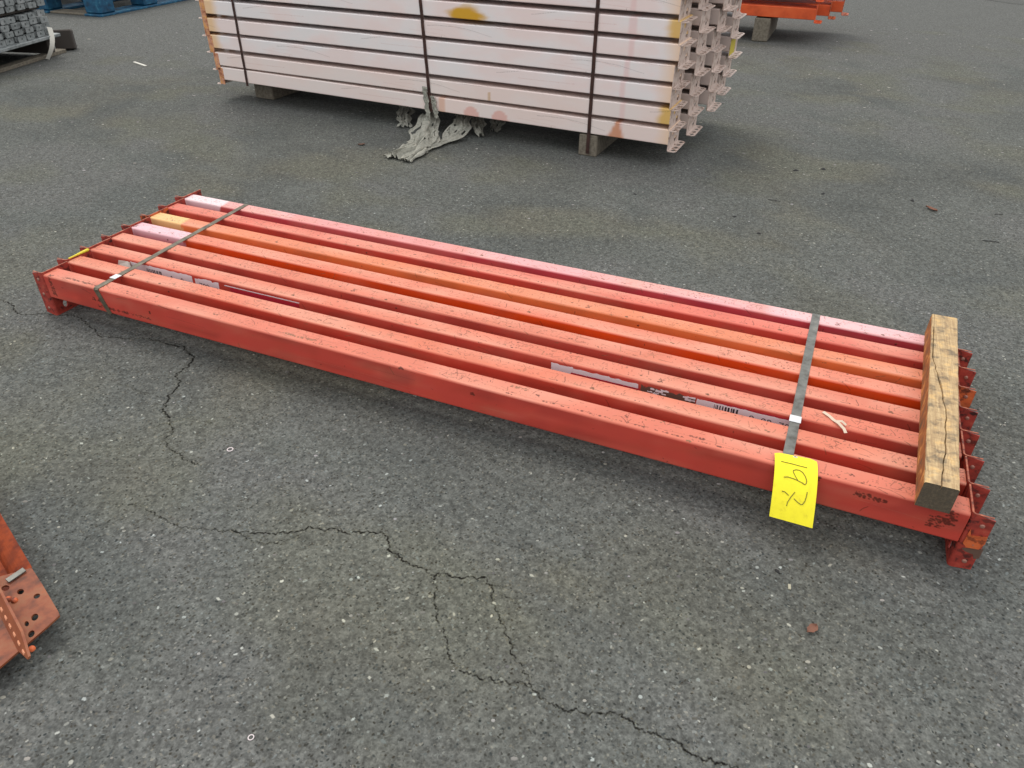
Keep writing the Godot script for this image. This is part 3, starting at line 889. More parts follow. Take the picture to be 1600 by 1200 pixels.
func stickers(o: Node3D) -> void:
	# left sticker: barcode end, torn middle, dark red end
	var l1 := obj("barcode_sticker", paper(0.225, 0.585, 0.120, 0.197, 0.004, 0.0008, 3), M.label_white, o)
	var l2 := obj("barcode_sticker", paper(0.60, 0.735, 0.120, 0.194, 0.010, 0.0008, 4), M.label_white, o)
	var rd := obj("red_sticker", paper(0.80, 1.17, 0.120, 0.184, 0.004, 0.0007, 5), M.label_red, o)
	obj("sticker_edge", paper(0.77, 1.17, 0.186, 0.1905, 0.001, 0.0009, 6), M.label_white, rd)
	# right sticker
	obj("torn_corner", paper(2.315, 2.40, 0.150, 0.194, 0.006, 0.0008, 7), M.label_white, o)
	var r1 := obj("striped_sticker", paper(2.40, 2.655, 0.120, 0.190, 0.004, 0.0008, 8), M.label_white, o)
	obj("red_stripe", paper(2.39, 2.66, 0.150, 0.170, 0.001, 0.0015, 9), M.label_red, r1)
	var br := obj("torn_sticker_glue", paper(2.66, 2.855, 0.120, 0.190, 0.010, 0.0007, 10), M.torn_brown, o)
	rng.seed = 14
	for k in 14:
		var x := 2.67 + rng.randf() * 0.17; var y := 0.15 + rng.randf() * 0.035
		obj("paper_scrap", paper(x, x + 0.012 + rng.randf() * 0.02, y, y + 0.004 + rng.randf() * 0.006, 0.004, 0.0014, 100 + k), M.label_white, br)
	var r2 := obj("barcode_sticker", paper(2.86, 3.205, 0.120, 0.1875, 0.003, 0.0008, 11), M.label_white, o)
	obj("red_stripe", paper(2.90, 3.20, 0.1885, 0.193, 0.001, 0.0009, 12), M.label_red, o)
	for part in [[l1, 0.315, 0.4, 0.0], [r2, 2.925, 3.005, 0.0]]:
		var g := G.new()
		var x: float = part[1]
		rng.seed = 40
		while x < part[2]:
			var w := 0.0018 + 0.0022 * (rng.randi() % 3)
			g.box(Vector3(x + w * 0.5, 0.162, 0.0012), Vector3(w, 0.036, 0.0004), 0.0)
			x += w + 0.0022 + 0.0015 * (rng.randi() % 3)
		obj("barcode", g.mesh(), M.print_black, part[0])
	var font := SystemFont.new(); font.font_names = PackedStringArray(["Droid Sans"])
	for tx in [["0", 3.045, r2], ["00", 3.085, r2], ["7001", 3.145, r2], ["1", 0.455, l1], ["0", 0.515, l1], ["700", 0.625, l2]]:
		var tm := TextMesh.new()
		tm.text = tx[0]; tm.font = font; tm.font_size = 32; tm.pixel_size = 0.034 / 32.0; tm.depth = 0.0005
		tm.horizontal_alignment = HORIZONTAL_ALIGNMENT_LEFT
		var to := obj("print", tm, M.print_black, tx[2])
		to.position = Vector3(tx[1], 0.157, 0.0016)
	# torn yellowed end at the left strap
	var yg := G.new()
	plate_poly(yg, PackedVector2Array([Vector2(0.155, 0.172), Vector2(0.165, 0.196), Vector2(0.205, 0.192), Vector2(0.235, 0.197), Vector2(0.236, 0.160), Vector2(0.20, 0.150), Vector2(0.19, 0.166)]), func(p: Vector2, t: float) -> Vector3: return Vector3(p.x, p.y, 0.004 + 0.012 * sin(p.x * 90.0) + t), 0.0008)
	obj("curled_sticker_end", yg.mesh(), M.dull_white, o)

func bundle_extras() -> void:
	var bs := Basis(Vector3.UP, ROT_RED)
	# two steel straps round the bundle
	for s in [
		["grey steel strap round the left end of the red bundle", 0.257, 0.322, 0.362, 0.115, 0.027],
		["wider grey steel strap round the right end of the red bundle, with yellow tag", 3.199, 3.190, 3.190, 0.262, 0.032]]:
		var o := thing("steel_strap", s[0], "strap", RED_AT, ROT_RED, "steel straps round the red bundle")
		var xb: float = s[1]; var xf: float = s[2]; var xd: float = s[3]
		var last := 7.0 * RED_PITCH + RED_W
		var path := PackedVector3Array()
		path.append(L3(xb, RED_TOP - RED_H - 0.001, last + 0.001))
		path.append(L3(xb, RED_TOP - 0.008, last + 0.0015))
		path.append(L3(xb, RED_TOP + 0.0005, last - 0.004))
		for k in range(15, -1, -1):
			var z: float = (k / 15.0) * (last - 0.02) + 0.008
			path.append(L3(lerpf(xf, xb, z / last), RED_TOP + 0.0016 + (0.001 if k % 2 == 0 else 0.0), z))
		path.append(L3(xf, RED_TOP + 0.0006, 0.002))
		path.append(L3(xf + 0.001, RED_TOP - 0.006, -0.0022))
		path.append(L3(lerpf(xf, xd, 0.5), RED_TOP - 0.06, -0.0016))
		path.append(L3(xd, RED_TOP - RED_H - 0.0005, -0.0014))
		path.append(L3(xd, RED_TOP - RED_H - 0.0018, 0.006))
		for k in 6: path.append(L3(lerpf(xd, xb, k / 5.0), RED_TOP - RED_H - 0.002, 0.02 + (last - 0.03) * k / 5.0))
		var g := G.new()
		g.ribbon(path, Vector3.RIGHT, s[5], 0.0011)
		obj("band", g.mesh(), M.strap_olive if s[5] < 0.03 else M.strap_steel, o)
		var c := G.new()
		var z0: float = s[4]
		var xx := lerpf(xf, xb, z0 / last)
		for k in 3:
			c.box(L3(xx, RED_TOP + 0.0042, z0 - 0.013 + 0.013 * k), Vector3(s[5] + 0.006, 0.0034, 0.0115), 0.001)
		c.box(L3(xx, RED_TOP + 0.0038, z0), Vector3(s[5] + 0.004, 0.003, 0.037), 0.0008)
		obj("seal", c.mesh(), M.seal_steel, o)
	# the yellow tag over the front edge
	var tg := thing("lot_tag", "bright yellow card tag marked 192 hanging from the right strap", "tag", RED_AT, ROT_RED)
	var spine := [Vector2(0.052, 0.2135), Vector2(0.002, 0.2330), Vector2(-0.060, 0.176), Vector2(-0.112, 0.0930)]
	var at_tag := func(u: float, w: float, t: float) -> Vector3:
		# u: 0..1 across, w: 0..1 down the card
		var p: Vector2 = spine[0].bezier_interpolate(spine[1], spine[2], spine[3], w)
		var d: Vector2 = spine[0].bezier_derivative(spine[1], spine[2], spine[3], w).normalized()
		var nrm := Vector2(d.y, -d.x)
		if nrm.y < 0: nrm = -nrm
		var left := lerpf(3.147, 3.178, w); var right := lerpf(3.273, 3.304, w)
		var q := p + nrm * t
		return L3(lerpf(left, right, u), q.y, q.x + lerpf(0.0, 0.012, u) * (1.0 - w))
	var cg := G.new()
	var n := 28
	var outline := func(w: float) -> Vector2:
		var cut := 0.14 * clampf(1.0 - w / 0.075, 0.0, 1.0)
		return Vector2(cut, 1.0 - cut)
	for side in [1.0, -1.0]:
		var prev := []
		for k in n + 1:
			var w := float(k) / n
			var lr: Vector2 = outline.call(w)
			var row := []
			for j in 9:
				var u := lerpf(lr.x, lr.y, j / 8.0)
				row.append(at_tag.call(u, w, 0.0003 * side))
			if k > 0:
				for j in 8:
					var hint: Vector3 = (at_tag.call(0.5, w, side) as Vector3) - (at_tag.call(0.5, w, 0.0) as Vector3)
					cg.quad(prev[j], prev[j + 1], row[j + 1], row[j], hint)
			prev = row
	obj("card", cg.mesh(), M.tag_yellow, tg)
	var hg := G.new()
	var ringp := PackedVector3Array()
	for k in 13: ringp.append(at_tag.call(0.5 + 0.045 * cos(TAU * k / 12.0), 0.065 + 0.018 * sin(TAU * k / 12.0), 0.0006))
	hg.tube(ringp, 0.0016, 5)
	obj("eyelet", hg.mesh(), M.dull_white, tg)
	var hd := G.new(); hd.dome(at_tag.call(0.49, 0.062, 0.0006), Vector3(0, 1, 0), 0.004, 0.0008)
	obj("hole", hd.mesh(), M.black_bit, tg)
	# handwriting: strokes in card units
	var strokes := [
		[[240, 350], [370, 378], [500, 412], [615, 440]],
		[[275, 585], [335, 583], [430, 610], [560, 665]],
		[[482, 632], [440, 570], [412, 515], [415, 490], [450, 480], [500, 485], [545, 515], [585, 575], [606, 630], [602, 665], [580, 682], [550, 665]],
		[[260, 748], [300, 757], [335, 780], [360, 798]],
		[[448, 765], [395, 815], [352, 868], [343, 905]],
		[[440, 835], [490, 870], [540, 898], [570, 900], [600, 865], [615, 815], [622, 768]]]
	var ink := G.new()
	for s in strokes:
		var path := PackedVector3Array()
		for k in range(s.size() - 1):
			for t in 4:
				var a := Vector2(s[k][0], s[k][1]).lerp(Vector2(s[k + 1][0], s[k + 1][1]), t / 4.0)
				path.append(tag_point(at_tag, a))
		path.append(tag_point(at_tag, Vector2(s[-1][0], s[-1][1])))
		ink.tube(path, 0.0012, 5)
	obj("handwriting", ink.mesh(), M.ink, tg)
	# wooden four by four across the right end
	var w := thing("timber_block", "weathered square timber laid across the right end of the red bundle, split along its top", "timber", RED_AT, ROT_RED)
	timber(w)
	# small pale scrap of torn tape
	var sc := G.new()
	var sp := PackedVector3Array([L3(3.275, RED_TOP + 0.003, 0.345), L3(3.295, RED_TOP + 0.006, 0.325), L3(3.31, RED_TOP + 0.004, 0.31), L3(3.325, RED_TOP + 0.010, 0.290), L3(3.345, RED_TOP + 0.004, 0.272), L3(3.352, RED_TOP + 0.001, 0.255)])
	sc.ribbon(sp, Vector3(0.4, 0.2, -0.9).normalized(), 0.010, 0.0012)
	sc.ribbon(PackedVector3Array([L3(3.318, RED_TOP + 0.008, 0.300), L3(3.335, RED_TOP + 0.013, 0.300), L3(3.35, RED_TOP + 0.007, 0.292)]), Vector3(0.1, 0.4, -0.9).normalized(), 0.008, 0.001)
	single("tape_scrap", sc.mesh(), M.tape_beige, "curled pale scrap of torn tape on the third beam, right of the strap", "scrap", RED_AT, ROT_RED)

func tag_point(at_tag: Callable, a: Vector2) -> Vector3:
	# the card's corners as seen: top left (165,95), top right (775,205), bottom left (105,995), bottom right (745,1140)
	var u := 0.5; var w := 0.5
	for it in 12:
		var l := Vector2(165, 95).lerp(Vector2(105, 995), w); var r := Vector2(775, 205).lerp(Vector2(745, 1140), w)
		u = clampf((a.x - l.x) / (r.x - l.x), 0, 1)
		var t := Vector2(165, 95).lerp(Vector2(775, 205), u); var b := Vector2(105, 995).lerp(Vector2(745, 1140), u)
		w = clampf((a.y - t.y) / (b.y - t.y), 0, 1)
	return at_tag.call(u, w, 0.0012)

func timber(w: Node3D) -> void:
	# cross-sections from the near end to the far end, with a split that wanders along the top
	var n := 40
	var fn := FastNoiseLite.new(); fn.seed = 12; fn.frequency = 2.2; fn.fractal_octaves = 4
	var top := G.new(); var side := G.new(); var ends := G.new()
	var rows := []
	for k in n + 1:
		var t := float(k) / n
		var z := -0.022 + 1.095 * t
		var x0 := 3.553 + 0.058 * t; var x1 := x0 + 0.091
		var yb := RED_TOP + 0.0008; var yt := yb + 0.090
		var j := fn.get_noise_2d(t * 8.0, 0.0) * 0.0016
		var split := 0.036 + 0.018 * sin(t * 5.0 + 0.4) - 0.030 * smoothstep(0.35, 1.0, t) + fn.get_noise_2d(t * 5.0, 40.0) * 0.007
		split = clampf(split, 0.008, 0.07)
		var sw := 0.0024 + 0.0022 * absf(fn.get_noise_2d(t * 9.0, 80.0)) + 0.004 * exp(-pow((t - 0.52) / 0.035, 2.0))
		sw *= 0.7
		if t > 0.88: sw *= 0.35
		var dp := 0.014
		var r := 0.005
		rows.append({"z": z, "p": [
			Vector2(x0 + j, yb), Vector2(x0 + j, yt - r), Vector2(x0 + r * 0.3 + j, yt - r * 0.3), Vector2(x0 + r + j, yt + fn.get_noise_2d(t * 14.0, 7.0) * 0.0012),
			Vector2(x0 + split - sw, yt + 0.0004), Vector2(x0 + split, yt - dp), Vector2(x0 + split + sw, yt - 0.0006),
			Vector2(x1 - r + j, yt + fn.get_noise_2d(t * 14.0, 9.0) * 0.001), Vector2(x1 - r * 0.3 + j, yt - r * 0.3), Vector2(x1 + j, yt - r), Vector2(x1 + j, yb)]})
	for k in n:
		var a = rows[k]; var b = rows[k + 1]
		for q in 11:
			var q2 := (q + 1) % 11
			var A := L3(a.p[q].x, a.p[q].y, a.z); var B := L3(a.p[q2].x, a.p[q2].y, a.z)
			var C := L3(b.p[q2].x, b.p[q2].y, b.z); var D := L3(b.p[q].x, b.p[q].y, b.z)
			var e2: Vector2 = a.p[q2] - a.p[q]
			var hint := Vector3(-e2.y, e2.x, 0)
			var v0: float = a.p[q].x - 3.5 if q >= 2 and q <= 7 else a.p[q].y
			var v1: float = a.p[q2].x - 3.5 if q >= 2 and q <= 7 else a.p[q2].y
			var g: G = top if q >= 1 and q <= 8 else side
			g.quad(A, B, C, D, hint, Color.WHITE, [Vector2(a.z, v0), Vector2(a.z, v1), Vector2(b.z, v1), Vector2(b.z, v0)])
	for e in [0, n]:
		ends = G.new()
		var poly := PackedVector2Array(rows[e].p)
		var t := Geometry2D.triangulate_polygon(poly)
		var nn := Vector3(0, 0, 1 if e == 0 else -1)
		var f := ends.v.size()
		for p in poly: ends.vert(L3(p.x, p.y, rows[e].z), nn, p * 3.0)
		for q in range(0, t.size(), 3): ends.tri(f + t[q], f + t[q + 1], f + t[q + 2])
		obj("end_grain", ends.mesh(), M.wood_end, w)
	obj("top_face", top.mesh(), M.wood_pale, w)
	obj("side_face", side.mesh(), M.wood_side, w)
	

# ---------------------------------------------------------------- white stack
const W_PITCH := 0.1368
const W_FACE := 0.105

func white_connector(side: float, x: float, deep: float) -> ArrayMesh:
	var g := G.new()
	var fl := 0.060; var r := 0.007
	var rise := 0.142
	var path := bent(fl, r, rise)
	var f := fl - r; var q := PI * 0.5 * r; var total := f + q + rise - r
	var map := func(p: Vector2, t: float) -> Vector3:
		var o: Vector2 = path.call(p.x, t)
		return Vector3(x + side * o.x, -0.042 + o.y, -p.y)
	var cells := []
	for k in 4: cells.append([Rect2(0, deep * k / 4.0, f, deep / 4.0), [Vector2(f * 0.5, deep * (k + 0.5) / 4.0), 0.0155, 0.021]])
	for k in 3: cells.append([Rect2(f + q * k / 3.0, 0, q / 3.0, deep), null])
	var ps := f + q; var ph := total - ps
	cells.append([Rect2(ps, 0, ph * 0.5, deep * 0.5), null])
	cells.append([Rect2(ps, deep * 0.5, ph * 0.5, deep * 0.5), [Vector2(ps + ph * 0.27, deep * 0.66), 0.022, 0.030]])
	cells.append([Rect2(ps + ph * 0.5, 0, ph * 0.5, deep * 0.6), [Vector2(ps + ph * 0.76, deep * 0.36), 0.022, 0.030]])
	cells.append([Rect2(ps + ph * 0.5, deep * 0.6, ph * 0.5, deep * 0.4), null])
	g.sheet(cells, Rect2(0, 0, total, deep), 0.005, map, Color.WHITE, 0.018, 0.01)
	return g.mesh()

func ordinal(k: int) -> String:
	return ["lowest", "second", "third", "fourth", "fifth", "sixth", "seventh", "eighth", "ninth"][k]

func white_stack() -> void:
	var deep := 0.29
	var cr := white_connector(1.0, 3.98, deep)
	var cl := white_connector(-1.0, -0.052, deep)
	var sec := section(0.0, W_FACE, 0.0, 0.30, 0.008)
	var shade_tinted := beam_tube(sec, span(-0.05, 3.978, 4), func(_x, _y, _b, _n): return Color(0.52, 0.43, 0.39))  # rear column tubes: colour darkened to paint in the shade inside the stack
	var band := G.new()
	band.box(Vector3(-0.026, 0.030, 0.0005), Vector3(0.050, 0.136, 0.006), 0.002)
	var bandm := band.mesh()
	var cols := [[0.0, 0.0, 0.166, 8, 0.0], [0.36, 0.035, 0.186, 8, 0.0], [0.72, 0.09, 0.283, 7, 0.0], [1.08, 0.12, 0.326, 6, 0.0]]
	var xoff := [0.008, 0.0, -0.012, -0.012, 0.008, -0.006, -0.026, -0.01]
	var xo2 := [0.0, -0.026, -0.006, 0.014, 0.006, -0.004, 0.01, 0.0]
	var yl := [0.181, 0.298, 0.436, 0.566, 0.702, 0.838, 0.976, 1.112]
	var yr := [0.160, 0.297, 0.437, 0.572, 0.703, 0.840, 0.977, 1.113]
	var where := ["front column", "second column from the front", "third column from the front", "rear column"]
	var fn := FastNoiseLite.new(); fn.seed = 5; fn.frequency = 1.0; fn.fractal_octaves = 4
	for c in 4:
		for k in cols[c][3]:
			var x: float = cols[c][1] + (xoff[k] if c == 0 else xo2[(k + c * 3) % 8])
			var y0: float = yl[k] if c == 0 else cols[c][2] + W_PITCH * k
			var tilt: float = asin((yr[k] - yl[k]) / 3.98) if c == 0 else 0.0
			var xl: float = x - (0.0 if c > 0 else [0.0, 0.012, 0.03, 0.044, 0.064, 0.05, 0.03, 0.05][k])
			var label := "pale pinkish white beam, %s, %s, strapped white stack" % [ordinal(k) + ("" if k == 0 else " from bottom"), where[c]]
			var at := WHITE_AT + Basis(Vector3.UP, ROT_WHITE) * Vector3(x, y0, -cols[c][0])
			var o := thing("white_crossbar", label, "beam", at, ROT_WHITE, "white rack beams in the strapped stack")
			o.rotation.z = tilt
			if c == 0:
				var row: int = k
				var tint := func(xx: float, y: float, b: float, ny: float) -> Color:
					return white_tone(row, xx, y, fn)
				obj("beam_tube", beam_tube(sec, span(xl - x - 0.05, 3.978, 220), tint, 0.31 * k, 12), M.white_paint, o)
				var bd := obj("stained_end_strip", bandm, M.stained_plate, o)
				bd.position.x = xl - x
			else:
				obj("beam_tube", shade_tinted, M.white_paint, o)
			obj("end_connector", cr, M.white_plate, o)
			var lc := obj("end_connector", cl, M.white_plate, o)
			lc.position.x = xl - x
			if c == 3 and k == 2:
				var sp := G.new()
				sp.quad(Vector3(3.9835, -0.03, -0.005), Vector3(3.9835, 0.095, -0.005), Vector3(3.9835, 0.095, -0.2), Vector3(3.9835, -0.03, -0.2), Vector3.RIGHT)
				obj("yellow_paint_mark", sp.mesh(), M.yellow_spray, o)
	# bearers under the stack
	var bs := Basis(Vector3.UP, ROT_WHITE)
	for b in [["grey timber bearer under the left end of the white stack", 0.12, 0.205, 0.22], ["grey timber bearer under the right strap of the white stack", 3.33, 0.14, 0.004]]:
		var o := thing("timber_bearer", b[0], "timber", WHITE_AT + bs * Vector3(b[1], 0, -b[3]), ROT_WHITE, "bearers under the white stack")
		var g := G.new()
		g.box(Vector3(b[2] * 0.5, 0.076, -0.62), Vector3(b[2], 0.152, 1.24), 0.006, Color.WHITE, Basis.IDENTITY, 1.0)
		obj("beam_timber", g.mesh(), M.wood_grey, o)
	# three rusty straps
	for s in [["left brown steel strap round the white stack", 0.262, 0.262, 0.158, 0.024], ["middle brown steel strap round the white stack, above the rag", 2.030, 2.094, 0.158, 0.026], ["right brown steel strap round the white stack, reaching down its bearer", 3.405, 3.405, 0.02, 0.026]]:
		var g := G.new()
		var path := PackedVector3Array()
		for k in 30: path.append(L3(lerpf(s[2], s[1], k / 29.0), lerpf(s[3], 1.255, k / 29.0), -0.0045 - 0.0015 * sin(k * 1.3)))
		path.append(L3(s[1], 1.262, 0.01))
		path.append(L3(s[1], 1.262, 1.34))
		path.append(L3(s[1], 1.25, 1.36))
		path.append(L3(s[2], s[3], 1.36))
		g.ribbon(path, Vector3.RIGHT, s[4], 0.0014)
		var o := thing("rusty_strap", s[0], "strap", WHITE_AT, ROT_WHITE, "straps round the white stack")
		obj("band", g.mesh(), M.strap_rusty, o)

func white_tone(k: int, x: float, y: float, fn: FastNoiseLite) -> Color:
	var c := Color(0.86, 0.775, 0.76)
	var w := fn.get_noise_2d(x * 1.6, k * 13.0 + y * 3.0)
	c = c.lerp(Color(0.86, 0.68, 0.64), clampf(w * 1.2 + 0.15, 0.0, 0.5))
	c = c.lerp(Color(0.80, 0.79, 0.79), clampf(-w * 1.4, 0.0, 0.55))
	# weathered lower beams
	if k < 2: c = c.lerp(Color(0.82, 0.65, 0.57), 0.45)
	# a pink band on every beam near the right strap
	var d := absf(x - 3.625 - 0.008 * k)
	if d < 0.022: c = c.lerp(Color(0.80, 0.52, 0.50), 0.5)
	var edge := fn.get_noise_2d(x * 4.0 + 9.0, y * 14.0 + k * 5.0)
	var ends := clampf(1.0 - x / (0.08 + 0.03 * edge), 0.0, 1.0)
	if k >= 2: c = c.lerp(Color(0.82, 0.50, 0.18), ends * 0.7)
	var re := clampf(1.0 - (3.978 - x) / (0.11 + 0.03 * edge), 0.0, 1.0)
	if k == 1 or k == 5: c = c.lerp(Color(0.70, 0.42, 0.06), 0.85 * smoothstep(0.0, 0.6, re))
	else: c = c.lerp(Color(0.84, 0.58, 0.38), re * 0.8)
	if k == 5:
		var q := Vector2((x - 2.43) / 0.17, (y - 0.02) / 0.085).length() + edge * 0.3
		c = c.lerp(Color(0.66, 0.36, 0.03), smoothstep(1.05, 0.55, q))
	if k == 0:
		for cx in [2.44, 2.68]:
			var q := Vector2((x - cx) / 0.075, (y + 0.01) / 0.085).length() + edge * 0.05
			c = c.lerp(Color(0.76, 0.42, 0.36), 0.8 * smoothstep(1.02, 0.9, q))
		var q2 := Vector2((x - 3.60) / (0.075 - y * 0.5), 1.0).x
		c = c.lerp(Color(0.62, 0.25, 0.12), 0.85 * smoothstep(1.0, 0.5, absf(q2) + edge * 0.25))
		if absf(x - 2.19) < 0.03: c = c.lerp(Color(0.72, 0.42, 0.30), 0.7)
	if k == 1 and Vector2((x - 2.60) / 0.014, (y - 0.03) / 0.03).length() < 1.0: c = Color(0.62, 0.42, 0.26)
	c.a = 1.0
	return c

# ---------------------------------------------------------------- the rag under the middle strap
func rag_strip(path: Array, widths: Array, lift: float, seed_: int) -> ArrayMesh:
	# a crumpled ribbon of cloth: path points on the ground (x, y, z), half-widths along it
	var g := G.new()
	var fn := FastNoiseLite.new(); fn.seed = seed_; fn.frequency = 1.0; fn.noise_type = FastNoiseLite.TYPE_PERLIN; fn.fractal_type = FastNoiseLite.FRACTAL_NONE
	var n := 60; var m := 26
	var cu := Curve3D.new()
	for p in path: cu.add_point(p)
	for k in range(path.size()):
		var tn: Vector3 = (path[mini(k + 1, path.size() - 1)] - path[maxi(k - 1, 0)]) * 0.18
		cu.set_point_in(k, -tn); cu.set_point_out(k, tn)
	var len_ := cu.get_baked_length()
	for a in n + 1:
		var t := float(a) / n
		var p := cu.sample_baked(t * len_, true)
		var d := (cu.sample_baked(minf(t * len_ + 0.01, len_), true) - cu.sample_baked(maxf(t * len_ - 0.01, 0.0), true)).normalized()
		var w := d.cross(Vector3.UP).normalized()
		var wf := t * (widths.size() - 1)
		var wi := mini(int(wf), widths.size() - 2)
		var hw: float = lerpf(widths[wi], widths[wi + 1], wf - wi)
		for b in m + 1:
			var s := float(b) / m * 2.0 - 1.0
			var rag := 1.0 + 0.5 * fn.get_noise_2d(t * 4.5, 50.0 + 4.0 * signf(s))
			var fold := absf(fn.get_noise_2d(t * 1.1 + s * 0.4, s * 2.6)) * 2.4 * lift + absf(fn.get_noise_2d(t * 4.0, s * 2.0 + 30.0)) * lift * 0.35
			fold *= (1.0 - 0.75 * s * s)
			var side := fn.get_noise_2d(t * 6.0, s * 3.0 + 90.0) * hw * 0.3
			g.vert(p + w * (s * hw * rag + side) + Vector3(0, 0.003 + fold, 0) + d * fn.get_noise_2d(s * 3.0, 11.0) * hw * 0.7 * smoothstep(0.75, 1.0, t), Vector3.UP)
	for a in n:
		for b in m:
			# torn holes
			if fn.get_noise_2d(a * 0.11 + 300.0, b * 0.4) > 0.46: continue
			var q := a * (m + 1) + b
			g.i.append_array([q, q + 1, q + m + 2, q, q + m + 2, q + m + 1])
	g.smooth()
	var up := 0.0
	for v in g.n: up += v.y
	if up < 0:
		for k in g.n.size(): g.n[k] = -g.n[k]
		for k in range(0, g.i.size(), 3):
			var sw := g.i[k + 1]; g.i[k + 1] = g.i[k + 2]; g.i[k + 2] = sw
	return g.mesh()

func rag() -> void:
	var o := thing("torn_rag", "torn grey rag trailing from under the middle strap of the white stack", "rag")
	obj("cloth_strip", rag_strip([Vector3(-0.70, 0.10, -6.12), Vector3(-0.69, 0.05, -5.85), Vector3(-0.72, 0.012, -5.62), Vector3(-0.80, 0.006, -5.42), Vector3(-0.865, 0.004, -5.28)], [0.05, 0.10, 0.125, 0.105, 0.085], 0.030, 1), M.rag_cloth, o)
	obj("cloth_strip", rag_strip([Vector3(-0.64, 0.05, -5.80), Vector3(-0.68, 0.02, -5.55), Vector3(-0.73, 0.006, -5.36), Vector3(-0.78, 0.004, -5.22)], [0.05, 0.07, 0.06, 0.035], 0.028, 2), M.rag_cloth, o)
	obj("cloth_strip", rag_strip([Vector3(-0.42, 0.13, -6.25), Vector3(-0.43, 0.08, -6.00), Vector3(-0.47, 0.03, -5.80), Vector3(-0.58, 0.008, -5.62), Vector3(-0.68, 0.004, -5.52)], [0.04, 0.075, 0.085, 0.06, 0.03], 0.026, 3), M.rag_cloth, o)
	obj("cloth_strip", rag_strip([Vector3(-0.30, 0.10, -6.25), Vector3(-0.30, 0.04, -6.0), Vector3(-0.27, 0.006, -5.85)], [0.06, 0.055, 0.02], 0.024, 4), M.rag_cloth, o)
	obj("cloth_strip", rag_strip([Vector3(-0.93, 0.08, -6.55), Vector3(-0.92, 0.03, -6.25), Vector3(-0.90, 0.006, -6.08)], [0.05, 0.07, 0.05], 0.022, 5), M.rag_cloth, o)
	obj("cloth_strip", rag_strip([Vector3(-0.14, 0.08, -6.35), Vector3(-0.15, 0.03, -6.12), Vector3(-0.17, 0.006, -5.98)], [0.05, 0.06, 0.03], 0.022, 6), M.rag_cloth, o)
	# the piece pinched behind the strap on the beam faces
	var bs := Transform3D(Basis(Vector3.UP, ROT_WHITE), WHITE_AT)
	for h in [[2.050, 0.026, 7], [2.118, 0.024, 8]]:
		var g := G.new()
		var fn := FastNoiseLite.new(); fn.seed = h[2]; fn.frequency = 1.0
		for a in 31:
			var t := a / 30.0
			for b in 9:
				var s := b / 4.0 - 1.0
				var y := lerpf(0.345 - 0.06 * (h[2] - 7), 0.05 + 0.07 * (h[2] - 7), t)
				var x: float = h[0] + 0.03 * t + s * h[1] * (0.8 + 0.5 * fn.get_noise_2d(t * 5.0, signf(s) * 3.0))
				g.vert(bs * L3(x, y, -0.008 - 0.018 * absf(fn.get_noise_2d(t * 4.0, s * 2.5)) * 1.6), bs.basis * Vector3(0, 0, 1))
		for a in 30:
			for b in 8:
				var q := a * 9 + b
				g.i.append_array([q, q + 1, q + 10, q, q + 10, q + 9])
		g.smooth()
		var f := 0.0
		for v in g.n: f += v.z
		if f < 0:
			for k in g.n.size(): g.n[k] = -g.n[k]
			for k in range(0, g.i.size(), 3):
				var sw := g.i[k + 1]; g.i[k + 1] = g.i[k + 2]; g.i[k + 2] = sw
		obj("hanging_cloth", g.mesh(), M.rag_cloth, o)

# ---------------------------------------------------------------- things behind
func orange_stack() -> void:
	# ends at the right; beams run to the left behind the white stack
	var turn := -0.385
	var b := Basis(Vector3.UP, turn)
	var corner := Vector3(3.60, 0.0, -9.93)
	var sec := section(0.0, 0.125, 0.0, 0.36, 0.008)
	var tube_ := beam_tube(sec, span(-2.9, -0.004, 3), func(_x, _y, _b, _n): return Color.WHITE)
	var con := G.new()
	var fl := 0.085; var r := 0.008; var rise := 0.20; var deep := 0.24
	var path := bent(fl, r, rise)
	var f := fl - r; var q := PI * 0.5 * r; var total := f + q + rise - r
	var map := func(p: Vector2, t: float) -> Vector3:
		var o: Vector2 = path.call(p.x, t)
		return Vector3(o.x, -0.03 + o.y, -p.y)
	var cells := []
	for k in 3: cells.append([Rect2(0, deep * k / 3.0, f, deep / 3.0), [Vector2(f * 0.5, deep * (k + 0.5) / 3.0), 0.018, 0.022]])
	cells.append([Rect2(f, 0, q * 0.5, deep), null]); cells.append([Rect2(f + q * 0.5, 0, q * 0.5, deep), null])
	for k in 2: cells.append([Rect2(f + q, deep * k / 2.0, total - f - q, deep / 2.0), [Vector2(f + q + 0.08, deep * (k + 0.5) / 2.0), 0.03, 0.022]])
	con.sheet(cells, Rect2(0, 0, total, deep), 0.006, map, Color.WHITE, 0.02, 0.01)
	var cm := con.mesh()
	var names := ["nearest", "middle", "farthest"]
	for c in 3:
		for k in 3:
			var at := corner + b * Vector3(0.14 * c - 0.03 * k, 0.285 + 0.232 * k, -0.42 * c)
			var o := thing("orange_crossbar", "bright orange beam, %s row, %s column of the stack behind the white one" % [["bottom", "second", "third"][k], names[c]], "beam", at, turn, "orange rack beams in the far stack")
			obj("beam_tube", tube_, M.orange_paint, o)
			obj("end_connector", cm, M.orange_paint if c == 0 else M.dirty_orange, o)
	var w := G.new()
	w.box(Vector3(0, 0.135, -0.5), Vector3(0.19, 0.268, 1.1), 0.01)
	single("timber_bearer", w.mesh(), M.wood_grey, "dark timber bearer under the orange stack", "timber", corner + b * Vector3(-0.60, 0, -0.05), turn)
	var w2 := G.new()
	w2.box(Vector3(0, 0.135, -0.5), Vector3(0.19, 0.268, 1.1), 0.01)
	single("timber_bearer", w2.mesh(), M.wood_grey, "timber bearer under the hidden left end of the orange stack", "timber", corner + b * Vector3(-2.4, 0, -0.05), turn)

